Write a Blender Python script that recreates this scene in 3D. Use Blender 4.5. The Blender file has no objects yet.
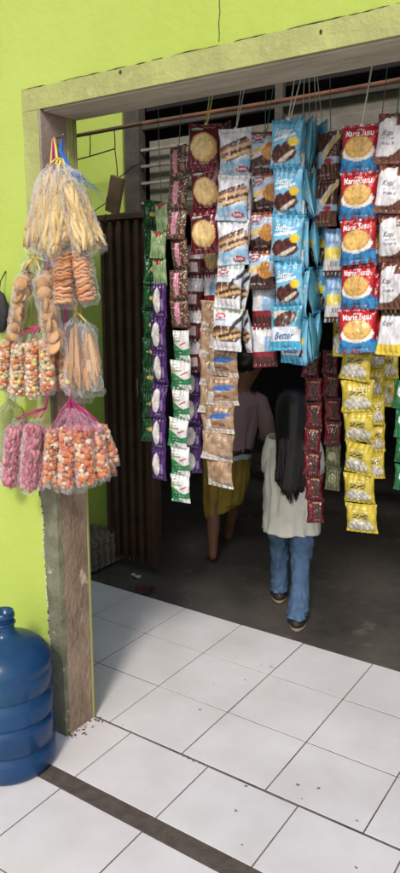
import bpy, bmesh, math, random
from mathutils import Vector, Matrix, noise
random.seed(7)
PI = math.pi
C = bpy.context.scene.collection
SC = bpy.context.scene

# ------------------------------------------------------------------ camera
F, W0, H0 = 706.79, 400.0, 873.0
PITCH, YAW = math.radians(11.304), math.radians(-34.062)
CAM = Vector((0.0, -1.617, 1.4196))
FW = Vector((math.sin(YAW)*math.cos(PITCH), math.cos(YAW)*math.cos(PITCH), -math.sin(PITCH)))
RT = Vector((math.cos(YAW), -math.sin(YAW), 0))
UP = RT.cross(FW)
def at(x, y, Y):                     # photo measurement -> point on the vertical plane y = Y
    d = FW + RT*((x-W0/2)/F) - UP*((y-H0/2)/F)
    return CAM + d*((Y-CAM.y)/d.y)
def ground(x, y, z=0.0):
    d = FW + RT*((x-W0/2)/F) - UP*((y-H0/2)/F)
    return CAM + d*((z-CAM.z)/d.z)
def depth(p): return (Vector(p)-CAM).dot(FW)

cd = bpy.data.cameras.new('camera'); co = bpy.data.objects.new('camera', cd); C.objects.link(co)
cd.sensor_fit = 'VERTICAL'; cd.sensor_height = 24; cd.lens = F/H0*24; cd.clip_start = .02; cd.clip_end = 500
co.location = CAM; co.rotation_euler = (PI/2-PITCH, 0, -YAW)
SC.camera = co

# ------------------------------------------------------------------ helpers
def lin(c):
    def f(v):
        v /= 255.0
        return v/12.92 if v <= .04045 else ((v+.055)/1.055)**2.4
    return (f(c[0]), f(c[1]), f(c[2]), 1)
def mat(name, col, rough=.6, col2=None, nscale=8, bump=0, bscale=40, metal=0, spec=.5, trans=0, detail=6, lo=.35, hi=.65, stretch=None, col3=None, n3=60, hi3=.62):
    m = bpy.data.materials.new(name); m.use_nodes = True
    nt = m.node_tree; b = nt.nodes['Principled BSDF']; L = nt.links.new
    b.inputs['Base Color'].default_value = lin(col); b.inputs['Roughness'].default_value = rough
    b.inputs['Metallic'].default_value = metal; b.inputs['Specular IOR Level'].default_value = spec
    b.inputs['Transmission Weight'].default_value = trans
    tc = nt.nodes.new('ShaderNodeTexCoord'); src = tc.outputs['Object']
    if stretch:
        mp = nt.nodes.new('ShaderNodeMapping'); mp.inputs['Scale'].default_value = stretch
        L(src, mp.inputs['Vector']); src = mp.outputs['Vector']
    def nz(scale, det=detail):
        n = nt.nodes.new('ShaderNodeTexNoise'); n.inputs['Scale'].default_value = scale; n.inputs['Detail'].default_value = det
        n.inputs['Roughness'].default_value = .6
        L(src, n.inputs['Vector']); return n.outputs['Fac']
    def ramp(fac, a, b_):
        r = nt.nodes.new('ShaderNodeMapRange'); r.inputs['From Min'].default_value = a; r.inputs['From Max'].default_value = b_
        L(fac, r.inputs['Value']); return r.outputs['Result']
    out = None
    if col2:
        mx = nt.nodes.new('ShaderNodeMix'); mx.data_type = 'RGBA'
        mx.inputs[6].default_value = lin(col); mx.inputs[7].default_value = lin(col2)
        L(ramp(nz(nscale), lo, hi), mx.inputs[0]); out = mx.outputs[2]
    if col3:
        mx2 = nt.nodes.new('ShaderNodeMix'); mx2.data_type = 'RGBA'
        if out: L(out, mx2.inputs[6])
        else: mx2.inputs[6].default_value = lin(col)
        mx2.inputs[7].default_value = lin(col3)
        L(ramp(nz(n3, 3), hi3, hi3+.1), mx2.inputs[0]); out = mx2.outputs[2]
    if out: L(out, b.inputs['Base Color'])
    if bump:
        bp = nt.nodes.new('ShaderNodeBump'); bp.inputs['Strength'].default_value = bump; bp.inputs['Distance'].default_value = .01
        L(nz(bscale, 4), bp.inputs['Height']); L(bp.outputs['Normal'], b.inputs['Normal'])
    return m
def vcmat(name, rough=.3, spec=.5, bump=0, bscale=80, metal=0):
    m = mat(name, (200,200,200), rough, bump=bump, bscale=bscale, spec=spec, metal=metal)
    nt = m.node_tree; a = nt.nodes.new('ShaderNodeAttribute'); a.attribute_name = 'Col'
    nt.links.new(a.outputs['Color'], nt.nodes['Principled BSDF'].inputs['Base Color'])
    return m
def film(name, tint=(255,255,255), fac=.16, rough=.09):
    m = bpy.data.materials.new(name); m.use_nodes = True; nt = m.node_tree; nt.nodes.clear(); L = nt.links.new
    o = nt.nodes.new('ShaderNodeOutputMaterial'); mx = nt.nodes.new('ShaderNodeMixShader')
    t = nt.nodes.new('ShaderNodeBsdfTransparent'); t.inputs['Color'].default_value = lin(tint)
    g = nt.nodes.new('ShaderNodeBsdfPrincipled'); g.inputs['Base Color'].default_value = lin(tint); g.inputs['Roughness'].default_value = rough
    lw = nt.nodes.new('ShaderNodeLayerWeight'); lw.inputs['Blend'].default_value = .25
    mr = nt.nodes.new('ShaderNodeMapRange'); mr.inputs['To Min'].default_value = fac; mr.inputs['To Max'].default_value = min(1, fac+.2)
    L(lw.outputs['Fresnel'], mr.inputs['Value']); L(mr.outputs['Result'], mx.inputs[0])
    n = nt.nodes.new('ShaderNodeTexNoise'); n.inputs['Scale'].default_value = 120; tc = nt.nodes.new('ShaderNodeTexCoord')
    L(tc.outputs['Object'], n.inputs['Vector'])
    bp = nt.nodes.new('ShaderNodeBump'); bp.inputs['Strength'].default_value = .9; bp.inputs['Distance'].default_value = .01
    L(n.outputs['Fac'], bp.inputs['Height']); L(bp.outputs['Normal'], g.inputs['Normal'])
    L(t.outputs[0], mx.inputs[1]); L(g.outputs[0], mx.inputs[2]); L(mx.outputs[0], o.inputs[0])
    return m

def link(name, me, mats, parent=None, loc=None, smooth=False):
    if not isinstance(mats, (list, tuple)): mats = [mats]
    if not len(me.materials):
        for m in mats: me.materials.append(m)
    if smooth: me.polygons.foreach_set('use_smooth', [True]*len(me.polygons))
    o = bpy.data.objects.new(name, me); C.objects.link(o)
    if parent: o.parent = parent
    if loc is not None: o.location = loc
    return o
def pyobj(name, vs, fs, m, parent=None, loc=None, smooth=False):
    me = bpy.data.meshes.new(name); me.from_pydata([tuple(v) for v in vs], [], fs); me.update()
    return link(name, me, m, parent, loc, smooth)
def bmobj(name, bm, m, parent=None, loc=None, smooth=False, bevel=0):
    me = bpy.data.meshes.new(name); bm.normal_update(); bm.to_mesh(me); bm.free()
    o = link(name, me, m, parent, loc, smooth)
    if bevel:
        b = o.modifiers.new('bevel', 'BEVEL'); b.width = bevel; b.segments = 2; b.limit_method = 'ANGLE'
    return o
def box(bm, a, b, mi=0):
    x0,y0,z0 = a; x1,y1,z1 = b
    v = [bm.verts.new(p) for p in ((x0,y0,z0),(x1,y0,z0),(x1,y1,z0),(x0,y1,z0),(x0,y0,z1),(x1,y0,z1),(x1,y1,z1),(x0,y1,z1))]
    for f in ((0,3,2,1),(4,5,6,7),(0,1,5,4),(1,2,6,5),(2,3,7,6),(3,0,4,7)):
        bm.faces.new([v[i] for i in f]).material_index = mi
    return v
def boxobj(name, a, b, m, parent=None, bevel=.002, loc=None):
    bm = bmesh.new(); box(bm, a, b); return bmobj(name, bm, m, parent, loc, bevel=bevel)
def tubes(lines, n=6):
    """lines: list of (points, radius or list of radii) -> verts, faces"""
    vs, fs = [], []
    for pts, r in lines:
        pts = [Vector(p) for p in pts]; k0 = len(vs); prev = None
        for i, p in enumerate(pts):
            d = (pts[min(i+1, len(pts)-1)]-pts[max(i-1, 0)]).normalized()
            if prev is None:
                a = d.cross(Vector((0,0,1)) if abs(d.z) < .9 else Vector((1,0,0))).normalized()
            else: a = (prev - d*prev.dot(d)).normalized()
            prev = a; b = d.cross(a); rr = r[i] if isinstance(r, (list, tuple)) else r
            for k in range(n):
                t = 2*PI*k/n; vs.append(p + a*(rr*math.cos(t)) + b*(rr*math.sin(t)))
        for i in range(len(pts)-1):
            for k in range(n):
                fs.append((k0+i*n+k, k0+i*n+(k+1) % n, k0+(i+1)*n+(k+1) % n, k0+(i+1)*n+k))
        fs.append(tuple(k0+k for k in reversed(range(n)))); fs.append(tuple(k0+(len(pts)-1)*n+k for k in range(n)))
    return vs, fs
def tube(name, lines, m, parent=None, loc=None, n=6):
    vs, fs = tubes(lines, n); return pyobj(name, vs, fs, m, parent, loc, True)
def tag(o, label=None, cat=None, group=None, kind=None):
    if label: o['label'] = label
    if cat: o['category'] = cat
    if group: o['group'] = group
    if kind: o['kind'] = kind
    return o
def empty(name, loc, label, cat, group=None, rz=0):
    o = bpy.data.objects.new(name, None); C.objects.link(o); o.location = loc; o.rotation_euler = (0,0,rz); o.empty_display_size = .05
    return tag(o, label, cat, group)
def setcol(me, cols):
    a = me.color_attributes.new('Col', 'FLOAT_COLOR', 'POINT')
    a.data.foreach_set('color', [x for c in cols for x in c])
def nz(*p): return noise.noise(Vector(p))

# ------------------------------------------------------------------ materials
M_lime = mat('lime_paint', (184,202,96), .6, (172,192,80), 1.6, bump=.25, bscale=30, col3=(192,206,124), n3=1.3)
M_olive = mat('worn_olive_paint', (176,180,108), .65, (158,160,100), 9, bump=.5, bscale=45, col3=(186,186,120), n3=9)
M_plaster = mat('bare_plaster', (128,126,104), .9, (92,96,72), 14, bump=.6, bscale=60, col3=(176,176,160), n3=22)
M_wood = mat('bare_brown_wood', (160,140,118), .9, (124,104,86), 9, bump=.8, bscale=45, stretch=(1.3,1.3,.8), col3=(194,174,150), n3=13)
M_soffit = mat('grey_brown_timber', (182,172,154), .8, (156,146,128), 10, bump=.4, bscale=30, stretch=(.5,3,3))
M_pinkgrey = mat('pinkish_grey_plaster', (170,152,144), .85, (146,130,118), 8, bump=.4)
M_tile = mat('white_glazed_tile', (232,230,230), .28, (216,213,211), 3.0, bump=.03, bscale=6, spec=.4, col3=(176,168,158), n3=7, hi3=.71)
M_grout = mat('grey_grout', (124,118,112), .9, (66,62,58), 4)
M_strip = mat('dark_cement', (98,88,80), .8, (80,70,64), 30, bump=.3, bscale=160)
M_road = mat('dark_concrete', (98,92,84), .85, (64,60,55), 2.0, bump=.6, bscale=18, col3=(112,105,96), n3=6)
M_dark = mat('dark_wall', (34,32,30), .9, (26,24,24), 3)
M_roof = mat('black_roof', (30,27,24), .9, (22,20,18), 5)
M_rafter = mat('dark_rafter', (52,42,34), .9, (36,30,26), 6)
M_gate = mat('brown_gate_steel', (90,67,53), .5, (70,51,42), 10, metal=.2)
M_post = mat('grey_brown_post', (84,78,70), .8, (64,58,52), 9, bump=.4)
M_board = mat('grey_board', (130,125,115), .85, (100,95,87), 5, bump=.3, col3=(128,122,112), n3=4)
M_bar = mat('pale_louvre_bar', (158,154,143), .5, (120,114,104), 12)
M_rust = mat('rusty_pipe', (140,92,66), .6, (92,66,50), 9, stretch=(1,4,4), bump=.3)
M_rod = mat('dark_rod', (44,40,30), .6, (60,54,36), 20)
M_wire = mat('black_wire', (24,22,20), .5)
M_card = mat('brown_card', (146,116,94), .6, (120,94,78), 12)
M_foil = vcmat('printed_foil', .19, .55, .3, 55)
M_snack = vcmat('snack', .6, .4, .4, 260)
M_white = mat('white_ink', (240,240,240), .4)
M_darkink = mat('dark_ink', (52,48,52), .4)
M_greyink = mat('grey_ink', (104,98,104), .4)
M_redink = mat('red_ink', (190,30,40), .4)
M_film = film('clear_film', (250,250,250), .07)
M_filmpink = film('pink_film', (244,200,222), .14)
M_string = mat('white_string', (205,200,190), .7)
M_stringy = mat('yellow_green_twine', (190,190,90), .7)
M_stringg = mat('green_string', (60,110,90), .7)
M_steelw = mat('thin_wire', (120,118,112), .4, metal=.6)
M_raffia = mat('blue_raffia', (40,110,205), .4)
M_yraffia = mat('yellow_raffia', (226,206,110), .5)
M_pinktie = mat('pink_tie', (190,60,120), .45)

# ------------------------------------------------------------------ ground, floor
def tiled(name):
    bm = bmesh.new()
    def tile(x0, x1, y0, y1):
        g = .0022; dz = random.uniform(-.0006, .0006)
        v = box(bm, (x0+g, y0+g, -.012), (x1-g, y1-g, 0.0))
        sx, sy = random.uniform(-.0008, .0008), random.uniform(-.0008, .0008)
        for k, q in enumerate(v[4:]): q.co.z = dz + sx*(1 if k in (1,2) else -1)*.5 + sy*(1 if k > 1 else -1)*.5
    T = .3
    xs = [(i-7.8804)*T for i in range(-6, 17)]
    for (y0, y1) in ((.002,.276),(.276,.576),(.576,.874)):
        for a, b in zip(xs, xs[1:]): tile(a, b, y0, y1)
    xf = [-.755 + (i)*.3055 for i in range(-10, 12)]
    rows = [(-.268, -.004)] + [(-.327-.3*(k+1), -.327-.3*k) for k in range(12)]
    for (y0, y1) in rows:
        for a, b in zip(xf, xf[1:]): tile(a, b, y0, y1)
    o = bmobj(name, bm, M_tile, bevel=.0005)
    return tag(o, kind='structure')
tiled('tiled_floor')
o = boxobj('floor_grout', (-4.4,-4.2,-.14), (2.8,.872,-.0013), M_grout, bevel=0); tag(o, kind='structure')
o = boxobj('cement_floor_strip', (-3.8,-.3255,-.0012), (2.5,-.2695,.0005), M_strip, bevel=0); tag(o, kind='structure')
# chipped edges and ground-in dirt along the joints
bm = bmesh.new()
rc_ = random.Random(21)
spots = [ground(183,757), ground(188,759), ground(194,761), ground(199,764), ground(204,766), ground(246,786), ground(258,789), ground(245,680), ground(278,681), ground(150,639), ground(236,811), ground(242,845), ground(356,868), ground(298,785), ground(302,799), ground(357,821), ground(200,710), ground(330,690), ground(123,725)]
for q in spots + [Vector((rc_.uniform(-1.5,-.3), rc_.uniform(-.6,.85), 0)) for _ in range(2)]:
    r = rc_.uniform(.0015,.0065); n = 9
    bm.faces.new([bm.verts.new((q.x+r*rc_.uniform(.4,1.4)*math.cos(2*PI*k/n), q.y+r*rc_.uniform(.4,1.2)*math.sin(2*PI*k/n), .0011)) for k in range(n)])
tag(bmobj('floor_dirt', bm, mat('ground_in_dirt', (150,142,132), .9, (110,102,92), 40)), kind='structure')
# road: one uneven sheet to the horizon
def roadsheet():
    vs, fs = [], []
    ext = [-60,-20] + [-8+.14*i for i in range(0, 101)] + [20,60]
    ys = [-60,-20,-5, .5] + [.8+.12*i for i in range(0, 50)] + [8,15,30,60]
    for y in ys:
        for x in ext:
            z = -.1
            if .8 < y < 7 and -8 < x < 6.1: z += .012*nz(x*1.7, y*1.7, 0) + .007*nz(x*6, y*6, 3) - .01
            elif y <= .8: z = -.16
            vs.append((x, y, z))
    n = len(ext)
    for j in range(len(ys)-1):
        for i in range(n-1): fs.append((j*n+i, j*n+i+1, (j+1)*n+i+1, (j+1)*n+i))
    return tag(pyobj('road', vs, fs, M_road, smooth=True), kind='structure')
roadsheet()

# ------------------------------------------------------------------ front wall with the opening
YF, YB = -.137, -.004
XL, XR, ZT, ZW = -1.536, .62, 1.925, 3.02
def front_wall():
    root = None
    bm = bmesh.new()
    xs = [-4.4, XL, XR, 2.8]; zs = [-.1, ZT, ZW]
    def quad(p): bm.faces.new([bm.verts.new(q) for q in p])
    for yy, fl in ((YF, False), (YB, True)):
        for i in range(3):
            for k in range(2):
                if i == 1 and k == 0: continue
                p = [(xs[i],yy,zs[k]),(xs[i+1],yy,zs[k]),(xs[i+1],yy,zs[k+1]),(xs[i],yy,zs[k+1])]
                quad(p[::-1] if fl else p)
    quad([(XL,YF,-.1),(XL,YB,-.1),(XL,YB,ZT),(XL,YF,ZT)]); quad([(XR,YB,-.1),(XR,YF,-.1),(XR,YF,ZT),(XR,YB,ZT)])
    quad([(XL,YF,ZT),(XL,YB,ZT),(XR,YB,ZT),(XR,YF,ZT)]); quad([(-4.4,YF,ZW),(2.8,YF,ZW),(2.8,YB,ZW),(-4.4,YB,ZW)])
    quad([(-4.4,YB,-.1),(-4.4,YF,-.1),(-4.4,YF,ZW),(-4.4,YB,ZW)]); quad([(2.8,YF,-.1),(2.8,YB,-.1),(2.8,YB,ZW),(2.8,YF,ZW)])
    bmesh.ops.remove_doubles(bm, verts=bm.verts, dist=1e-5)
    w = bmobj('front_wall', bm, M_lime)
    tag(w, 'lime green painted wall with a wide framed opening hung with snack packets', 'wall')
    # worn olive band round the opening, ragged outer edge
    def band(name, m, pts_in, pts_out, y, th=.004, parent=w):
        n = len(pts_in); vs, fs = [], []
        for a, b in zip(pts_in, pts_out):
            vs += [(a[0], y, a[1]), (b[0], y, b[1]), (a[0], y+th, a[1]), (b[0], y+th, b[1])]
        for i in range(n-1):
            q = 4*i
            fs += [(q, q+1, q+5, q+4), (q+1, q+3, q+7, q+5), (q, q+4, q+6, q+2)]
        fs += [(0,2,3,1), (4*n-4, 4*n-3, 4*n-1, 4*n-2)]
        return pyobj(name, vs, fs, m, parent)
    N = 120
    top_in, top_out = [], []
    for i in range(N+1):
        x = XL-.061 + (XR-XL+.12)*i/N
        top_in.append((x, ZT-.004)); top_out.append((x, ZT+.052 + .0025*nz(x*14, 2, 0) + .0015*nz(x*50, 4, 0)))
    band('lintel_band', M_olive, top_in, top_out, YF-.006, .006)
    # left upright: olive paint above, flaked to bare plaster low down
    a, b = [], []
    for i in range(41):
        z = .98 + (ZT-.0045-.98)*i/40
        a.append((XL+.001, z)); b.append((XL-.061+.002*nz(z*16, 0, 1), z))
    band('jamb_band', M_olive, a, b, YF-.005, .005)
    a, b = [], []
    for i in range(61):
        z = .002 + .977*i/60
        a.append((XL+.001, z)); b.append((XL-.046 + .012*nz(z*9, 0, 7) + .006*nz(z*40, 0, 9) + .018*(z/.95)**2*-1, z))
    band('bare_plaster_edge', M_plaster, a, b, YF-.003, .003)
    # ragged white chips along the flaked edge
    bm = bmesh.new()
    for i in range(110):
        z = random.uniform(.03, .97); x = XL-.046 + .012*nz(z*9, 0, 7) + .006*nz(z*40, 0, 9) - .018*(z/.95)**2
        r = random.uniform(.002, .005)
        vv = [bm.verts.new((x+r*math.cos(t)*random.uniform(.6,1.3), YF-.0042, z+r*1.6*math.sin(t)*random.uniform(.6,1.3))) for t in [k*PI/3 for k in range(6)]]
        bm.faces.new(vv[::-1])
    bmobj('paint_chips', bm, mat('pale_chip', (196,196,182), .9), w)
    # reveal: brown board low, pinkish plaster at its top, lime edge behind
    boxobj('jamb_board', (XL+.0012, YF+.0115, .001), (XL+.010, -.0125, 1.30), M_wood, w, .003)
    bm = bmesh.new(); NC = 60
    cor = []
    for i in range(NC+1):
        z = .001+1.298*i/NC; e = .0125+.004*nz(z*11, 0, 5)+.003*nz(z*45, 0, 5)
        cor.append([bm.verts.new(q) for q in ((XL+.0012,YF-.0035,z),(XL+.0085+.002*nz(z*30,1,1),YF-.0036,z),(XL+.011+.0015*nz(z*25,4,1),YF+e,z),(XL+.0012,YF+e,z))])
    for a, b in zip(cor, cor[1:]):
        for k in range(4): bm.faces.new((a[k], a[(k+1) % 4], b[(k+1) % 4], b[k]))
    bm.faces.new(cor[0][::-1]); bm.faces.new(cor[-1])
    bmobj('corner_plaster', bm, M_plaster, w)
    boxobj('jamb_plaster', (XL+.0012, YF-.0055, 1.302), (XL+.008, -.040, ZT-.001), M_pinkgrey, w, .003)
    boxobj('jamb_edge', (XL+.0012, -.0395, 1.302), (XL+.009, -.0125, ZT-.0012), M_olive, w, .003)
    boxobj('jamb_edge', (XL+.0005, -.012, .001), (XL+.012, -.002, ZT-.001), mat('lime_edge', (142,148,70), .8, (150,142,100), 14), w, .003)
    boxobj('lintel_soffit', (XL+.014, YF+.002, ZT-.0095), (XR-.001, -.002, ZT-.0005), M_soffit, w, .002)
    # crumbled mortar at the foot of the jamb
    bm = bmesh.new()
    for i in range(40):
        p = Vector((XL+.012+abs(random.gauss(0,.022)), random.uniform(-.15,-.0), .003)); r = random.uniform(.001,.0045)
        t = bmesh.ops.create_icosphere(bm, subdivisions=1, radius=r, matrix=Matrix.Translation(p))
        for v in t['verts']: v.co.z = max(.001, (v.co.z-.003)*.6+.003); v.co += Vector((random.uniform(-.001,.001),)*3)
    bmobj('crumbled_mortar', bm, mat('brown_mortar', (112,92,76), .95, (84,68,56), 60), w)
    # cracks and a dark gap along the top of the band
    pts = []
    for i in range(30):
        t = i/29; p = at(220-1.0*t+1.2*nz(t*6,0,0), -30+72*t, YF); pts.append((p.x, YF-.0005, p.z))
    tube('plaster_crack', [(pts, .0011)], M_wire, w, n=4)
    ls = []
    x = XL-.06
    while x < XR:
        l = random.uniform(.03,.16)
        ls.append(([(x+l*k/6, YF-.0055, ZT+.0525+.0025*nz((x+l*k/6)*14,2,0)) for k in range(7)], [.0005]+[random.uniform(.0008,.0022) for _ in range(5)]+[.0005])); x += l+random.uniform(.0,.07)
    tube('paint_gap', ls, mat('dark_gap', (70,66,34), .9), w, n=4)
    # holes and chips in the lintel band
    bm = bmesh.new()
    for px, py in ((122,73),(322,33)):
        p = at(px, py, YF)
        vv = [bm.verts.new((p.x+random.uniform(.003,.006)*math.cos(t), YF-.0066, p.z+random.uniform(.003,.007)*math.sin(t))) for t in [k*PI/4 for k in range(8)]]
        bm.faces.new(vv[::-1])
    bmobj('nail_holes', bm, mat('hole', (60,56,34), .9), w)
    bm = bmesh.new()
    for px, py in ((78,90),(133,76),(245,50),(279,44),(357,27)):
        p = at(px, py, YF)
        vv = [bm.verts.new((p.x+random.uniform(.006,.011)*math.cos(t), YF-.0066, p.z+random.uniform(.006,.012)*math.sin(t))) for t in [k*PI/5 for k in range(10)]]
        bm.faces.new(vv[::-1])
    bmobj('paint_smears', bm, mat('pale_smear', (168,176,106), .7), w)
    return w
front_wall()

# ------------------------------------------------------------------ passage behind, enclosed by added dark roof and walls
o = boxobj('sky_block_roof', (-9,1.40,2.62), (7,7.2,2.7), M_roof, bevel=0); tag(o, 'black roof underside above the hanging packets, extended over the passage to block the sky', 'roof')  # roof extended over the whole passage to keep sky light out
for k in range(9):
    y = 1.5+.6*k
    boxobj('rafter', (-8.9, y, 2.53), (6.9, y+.06, 2.6195), M_rafter, o, .004)
o = boxobj('sky_block_wall', (-9,7.0,-.12), (7,7.19,2.619), M_dark, bevel=0); tag(o, 'added dark wall hiding the sky at the far side of the passage', 'wall')  # added near-black wall, hides the bright sky beyond the gateway
o = boxobj('light_block_end_wall', (-9,1.40,-.12), (-8.8,6.999,2.619), M_dark, bevel=0); tag(o, 'added dark wall shutting light out of the passage beyond the folded gate', 'wall')  # end wall added so the passage stays dark
o = boxobj('light_block_end_wall', (6.8,1.40,-.12), (7,6.999,2.619), M_dark, bevel=0); tag(o, 'added dark wall shutting light out of the passage on the side away from the gate', 'wall')  # second added end wall, seals the other side from the sky

YG = 1.36
# lime wall beyond
p = at(122, 130, YG+.06)
o = boxobj('lime_back_wall', (-5.2, YG+.06, -.11), (p.x, YG+.16, 2.52), M_lime, bevel=.003)
tag(o, 'lime green wall beyond the opening, half covered by the folded gate', 'wall')
# transom: post, header beam, grey boards, pale bars
t0 = at(131, 215, YG); zH = at(115, 217, YG).z
tr = empty('louvre_transom', (t0.x, YG, zH), 'grey boarded louvre transom with pale horizontal bars above the gateway', 'transom')
def lb(name, a, b, m, bevel=.003): return boxobj(name, tuple(Vector(a)-tr.location), tuple(Vector(b)-tr.location), m, tr, bevel)
pl = at(124.5, 170, YG); pr = at(139, 170, YG)
lb('frame_post', (pl.x, YG, zH+.02), (pr.x, YG+.058, 2.5295), M_post)
lb('header_beam', (pl.x-.10, YG-.004, zH-.018), (1.2, YG+.056, zH+.0195), M_post)
lb('grey_board', (pr.x+.02, YG+.062, zH+.02), (-1.62, YG+.075, at(150,138,YG).z), M_board)
lb('grey_board', (-1.60, YG+.066, zH+.02), (-.4, YG+.08, at(150,130,YG).z+.02), M_board)
lb('grey_board', (-.39, YG+.062, zH+.02), (1.2, YG+.076, at(150,138,YG).z+.01), M_board)
for yy in (149.5,166,183,203):
    z = at(150, yy, YG+.02).z
    lb('bar', (pr.x+.0005, YG+.012, z-.007), (.9, YG+.03, z+.007), M_bar)
lb('beam', (pr.x+.0005, YG+.03, at(150,127,YG).z), (1.2, YG+.059, at(150,119,YG).z), M_post)
lb('beam', (-1.4, YG-.02, at(300,137,YG).z), (1.2, YG+.0105, at(300,122,YG).z), M_board)
lb('sun_block_board', (pr.x+.0005, YG+.063, at(150,120,YG).z+.06), (6.79, YG+.09, 2.6185), M_roof)  # black board added to stop sun entering above the grey boards
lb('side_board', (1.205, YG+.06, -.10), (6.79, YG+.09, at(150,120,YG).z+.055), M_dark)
for xx in (-1.61, -.395): lb('stud', (xx-.02, YG+.0305, zH+.02), (xx+.02, YG+.0615, 2.5295), M_post)

# rusty pipe running across above the packets
YP = 1.18
pa, pb = at(66,138.5,YP), at(420,75,YP)
zz = (pa.z+at(400,78,YP).z)/2
o = tube('rusty_pipe', [([(-2.95,YP,zz-.006),(-2.2,YP,zz+.002),(-1.5,YP,zz-.003),(-.8,YP,zz+.002),(.2,YP,zz-.002),(1.0,YP,zz)], .0095)], M_rust, n=10)
tag(o, 'long rusty orange pipe running across under the roof above the packets', 'pipe')
# iron rack left of the post: bars and drop wires
YW = 1.12
def seg(a, b, r): return ([at(a[0],a[1],YW), at((a[0]+b[0])/2+.4,(a[1]+b[1])/2+.5,YW), at(b[0],b[1],YW)], r)
o = empty('wire_hanger', at(100,128,YW), 'dark iron bar with thin drop wires before the far lime wall', 'hanger')
def rel(ls, root): return [([Vector(p)-root.location for p in pts], r) for pts, r in ls]
tube('bar', rel([seg((60,138.5),(141,123.5),.0055)], o), M_rod, o, n=8)
tube('cross_bar', rel([seg((64,163),(114,149),.0035)], o), M_rod, o, n=8)
tube('drop_wire', rel([seg((90,132),(90,157),.0028)], o), M_rod, o)
tube('drop_wire', rel([seg((114,127),(115,150),.0028)], o), M_rod, o)
tube('drop_wire', rel([seg((115,150),(117.5,176),.0026)], o), M_rod, o)
# dangling adapter block
o = empty('adapter_block', at(115,195,YW-.01), 'flat brown adapter block dangling askew on thin black wires', 'adapter')
bm = bmesh.new(); box(bm, (-.040,-.012,-.085), (.040,.012,.085))
b_ = bmobj('body', bm, M_card, o, bevel=.004); b_.rotation_euler = (.1, math.radians(20), .0)
bm = bmesh.new(); box(bm, (-.0405,-.0128,-.05), (.0405,-.0118,-.02))
b2 = bmobj('band', bm, mat('pale_band', (116,98,84), .6), o); b2.rotation_euler = b_.rotation_euler
L_ = o.location
tube('wire', [([at(118,178,YW-.01)-L_, at(124,174,YW-.01)-L_, at(134,166,YW-.02)-L_, at(143,162,YW)-L_], .0024), ([at(106,203,YW-.01)-L_, at(100,207,YW-.01)-L_, at(93,212,YW)-L_, at(88,196,YW)-L_,at(76,165,YW)-L_], .0024), ([at(106,214,YW-.01)-L_, at(104,222,YW-.01)-L_], .003)], M_wire, o)

# folding gate
gl, gr = at(104, 400, YG-.06), at(150, 400, YG-.06)
zb, zt = at(150, 566, YG-.06).z, zH-.024
g = empty('folding_gate', (gl.x, YG-.06, zb), 'dark brown ribbed folding gate pushed aside against the far lime wall', 'gate')
wG, hG = gr.x-gl.x, zt-zb
bm = bmesh.new()
n = 11
for i in range(n):
    x = wG*i/n; d = .034 if i % 2 else .0
    box(bm, (x+.002, d*.6-.002, .0), (x+wG/n-.006, d*.6+.02, hG))
box(bm, (.001,.0405,.0), (wG-.001,.046,hG))
bmobj('gate_leaf', bm, M_gate, g, bevel=.003)
boxobj('top_rail', (-.02,-.012,hG+.001), (wG+.02,.05,hG+.03), M_gate, g)
boxobj('end_stile', (wG+.001,-.008,0), (wG+.03,.05,hG), M_gate, g)
hp = at(140,388,YG-.07)-g.location
boxobj('lock_plate', (hp.x-.03,-.010,hp.z-.075), (hp.x+.035,-.0025,hp.z+.075), mat('lock_steel', (92,82,72), .4, metal=.6), g)
tube('handle', [([(hp.x,-.011,hp.z-.05),(hp.x,-.032,hp.z-.045),(hp.x,-.032,hp.z+.045),(hp.x,-.011,hp.z+.05)], .006)], mat('handle_steel', (120,110,98), .35, metal=.7), g)

# egg trays
def egg_tray():
    n, c, S = 60, 6, .30; vs, fs = [], []
    for j in range(n+1):
        for i in range(n+1):
            x, y = S*i/n, S*j/n
            z = .020*(math.cos(2*PI*c*i/n)*math.cos(2*PI*c*j/n)) + .002*nz(x*60,y*60,0)
            e = min(i, n-i, j, n-j)
            if e == 0: z = -.012
            vs.append((x, y, z+.022))
    for j in range(n):
        for i in range(n): fs.append((j*(n+1)+i, j*(n+1)+i+1, (j+1)*(n+1)+i+1, (j+1)*(n+1)+i))
    me = bpy.data.meshes.new('egg_tray'); me.from_pydata(vs, [], fs)
    return me
tme = egg_tray(); tme.materials.append(mat('grey_pulp', (128,120,100), .95, (100,94,78), 20, bump=.4))
tp = ground(121, 561, -.1)
for k in range(9):
    o = bpy.data.objects.new('egg_tray', tme); C.objects.link(o)
    o.location = (tp.x-.30+random.uniform(-.006,.006), tp.y-.30+random.uniform(-.006,.006), -.095+.019*k); o.rotation_euler = (0,0,random.uniform(-.02,.02))
    s = o.modifiers.new('thick', 'SOLIDIFY'); s.thickness = .003
    tme.polygons.foreach_set('use_smooth', [True]*len(tme.polygons))
    if k == 8: tag(o, 'grey pulp egg tray on top of the stack by the gate', 'egg tray', 'egg trays stacked by the gate')
    else: tag(o, 'grey pulp egg tray inside the stack by the gate, under the top one', 'egg tray', 'egg trays stacked by the gate')

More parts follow.
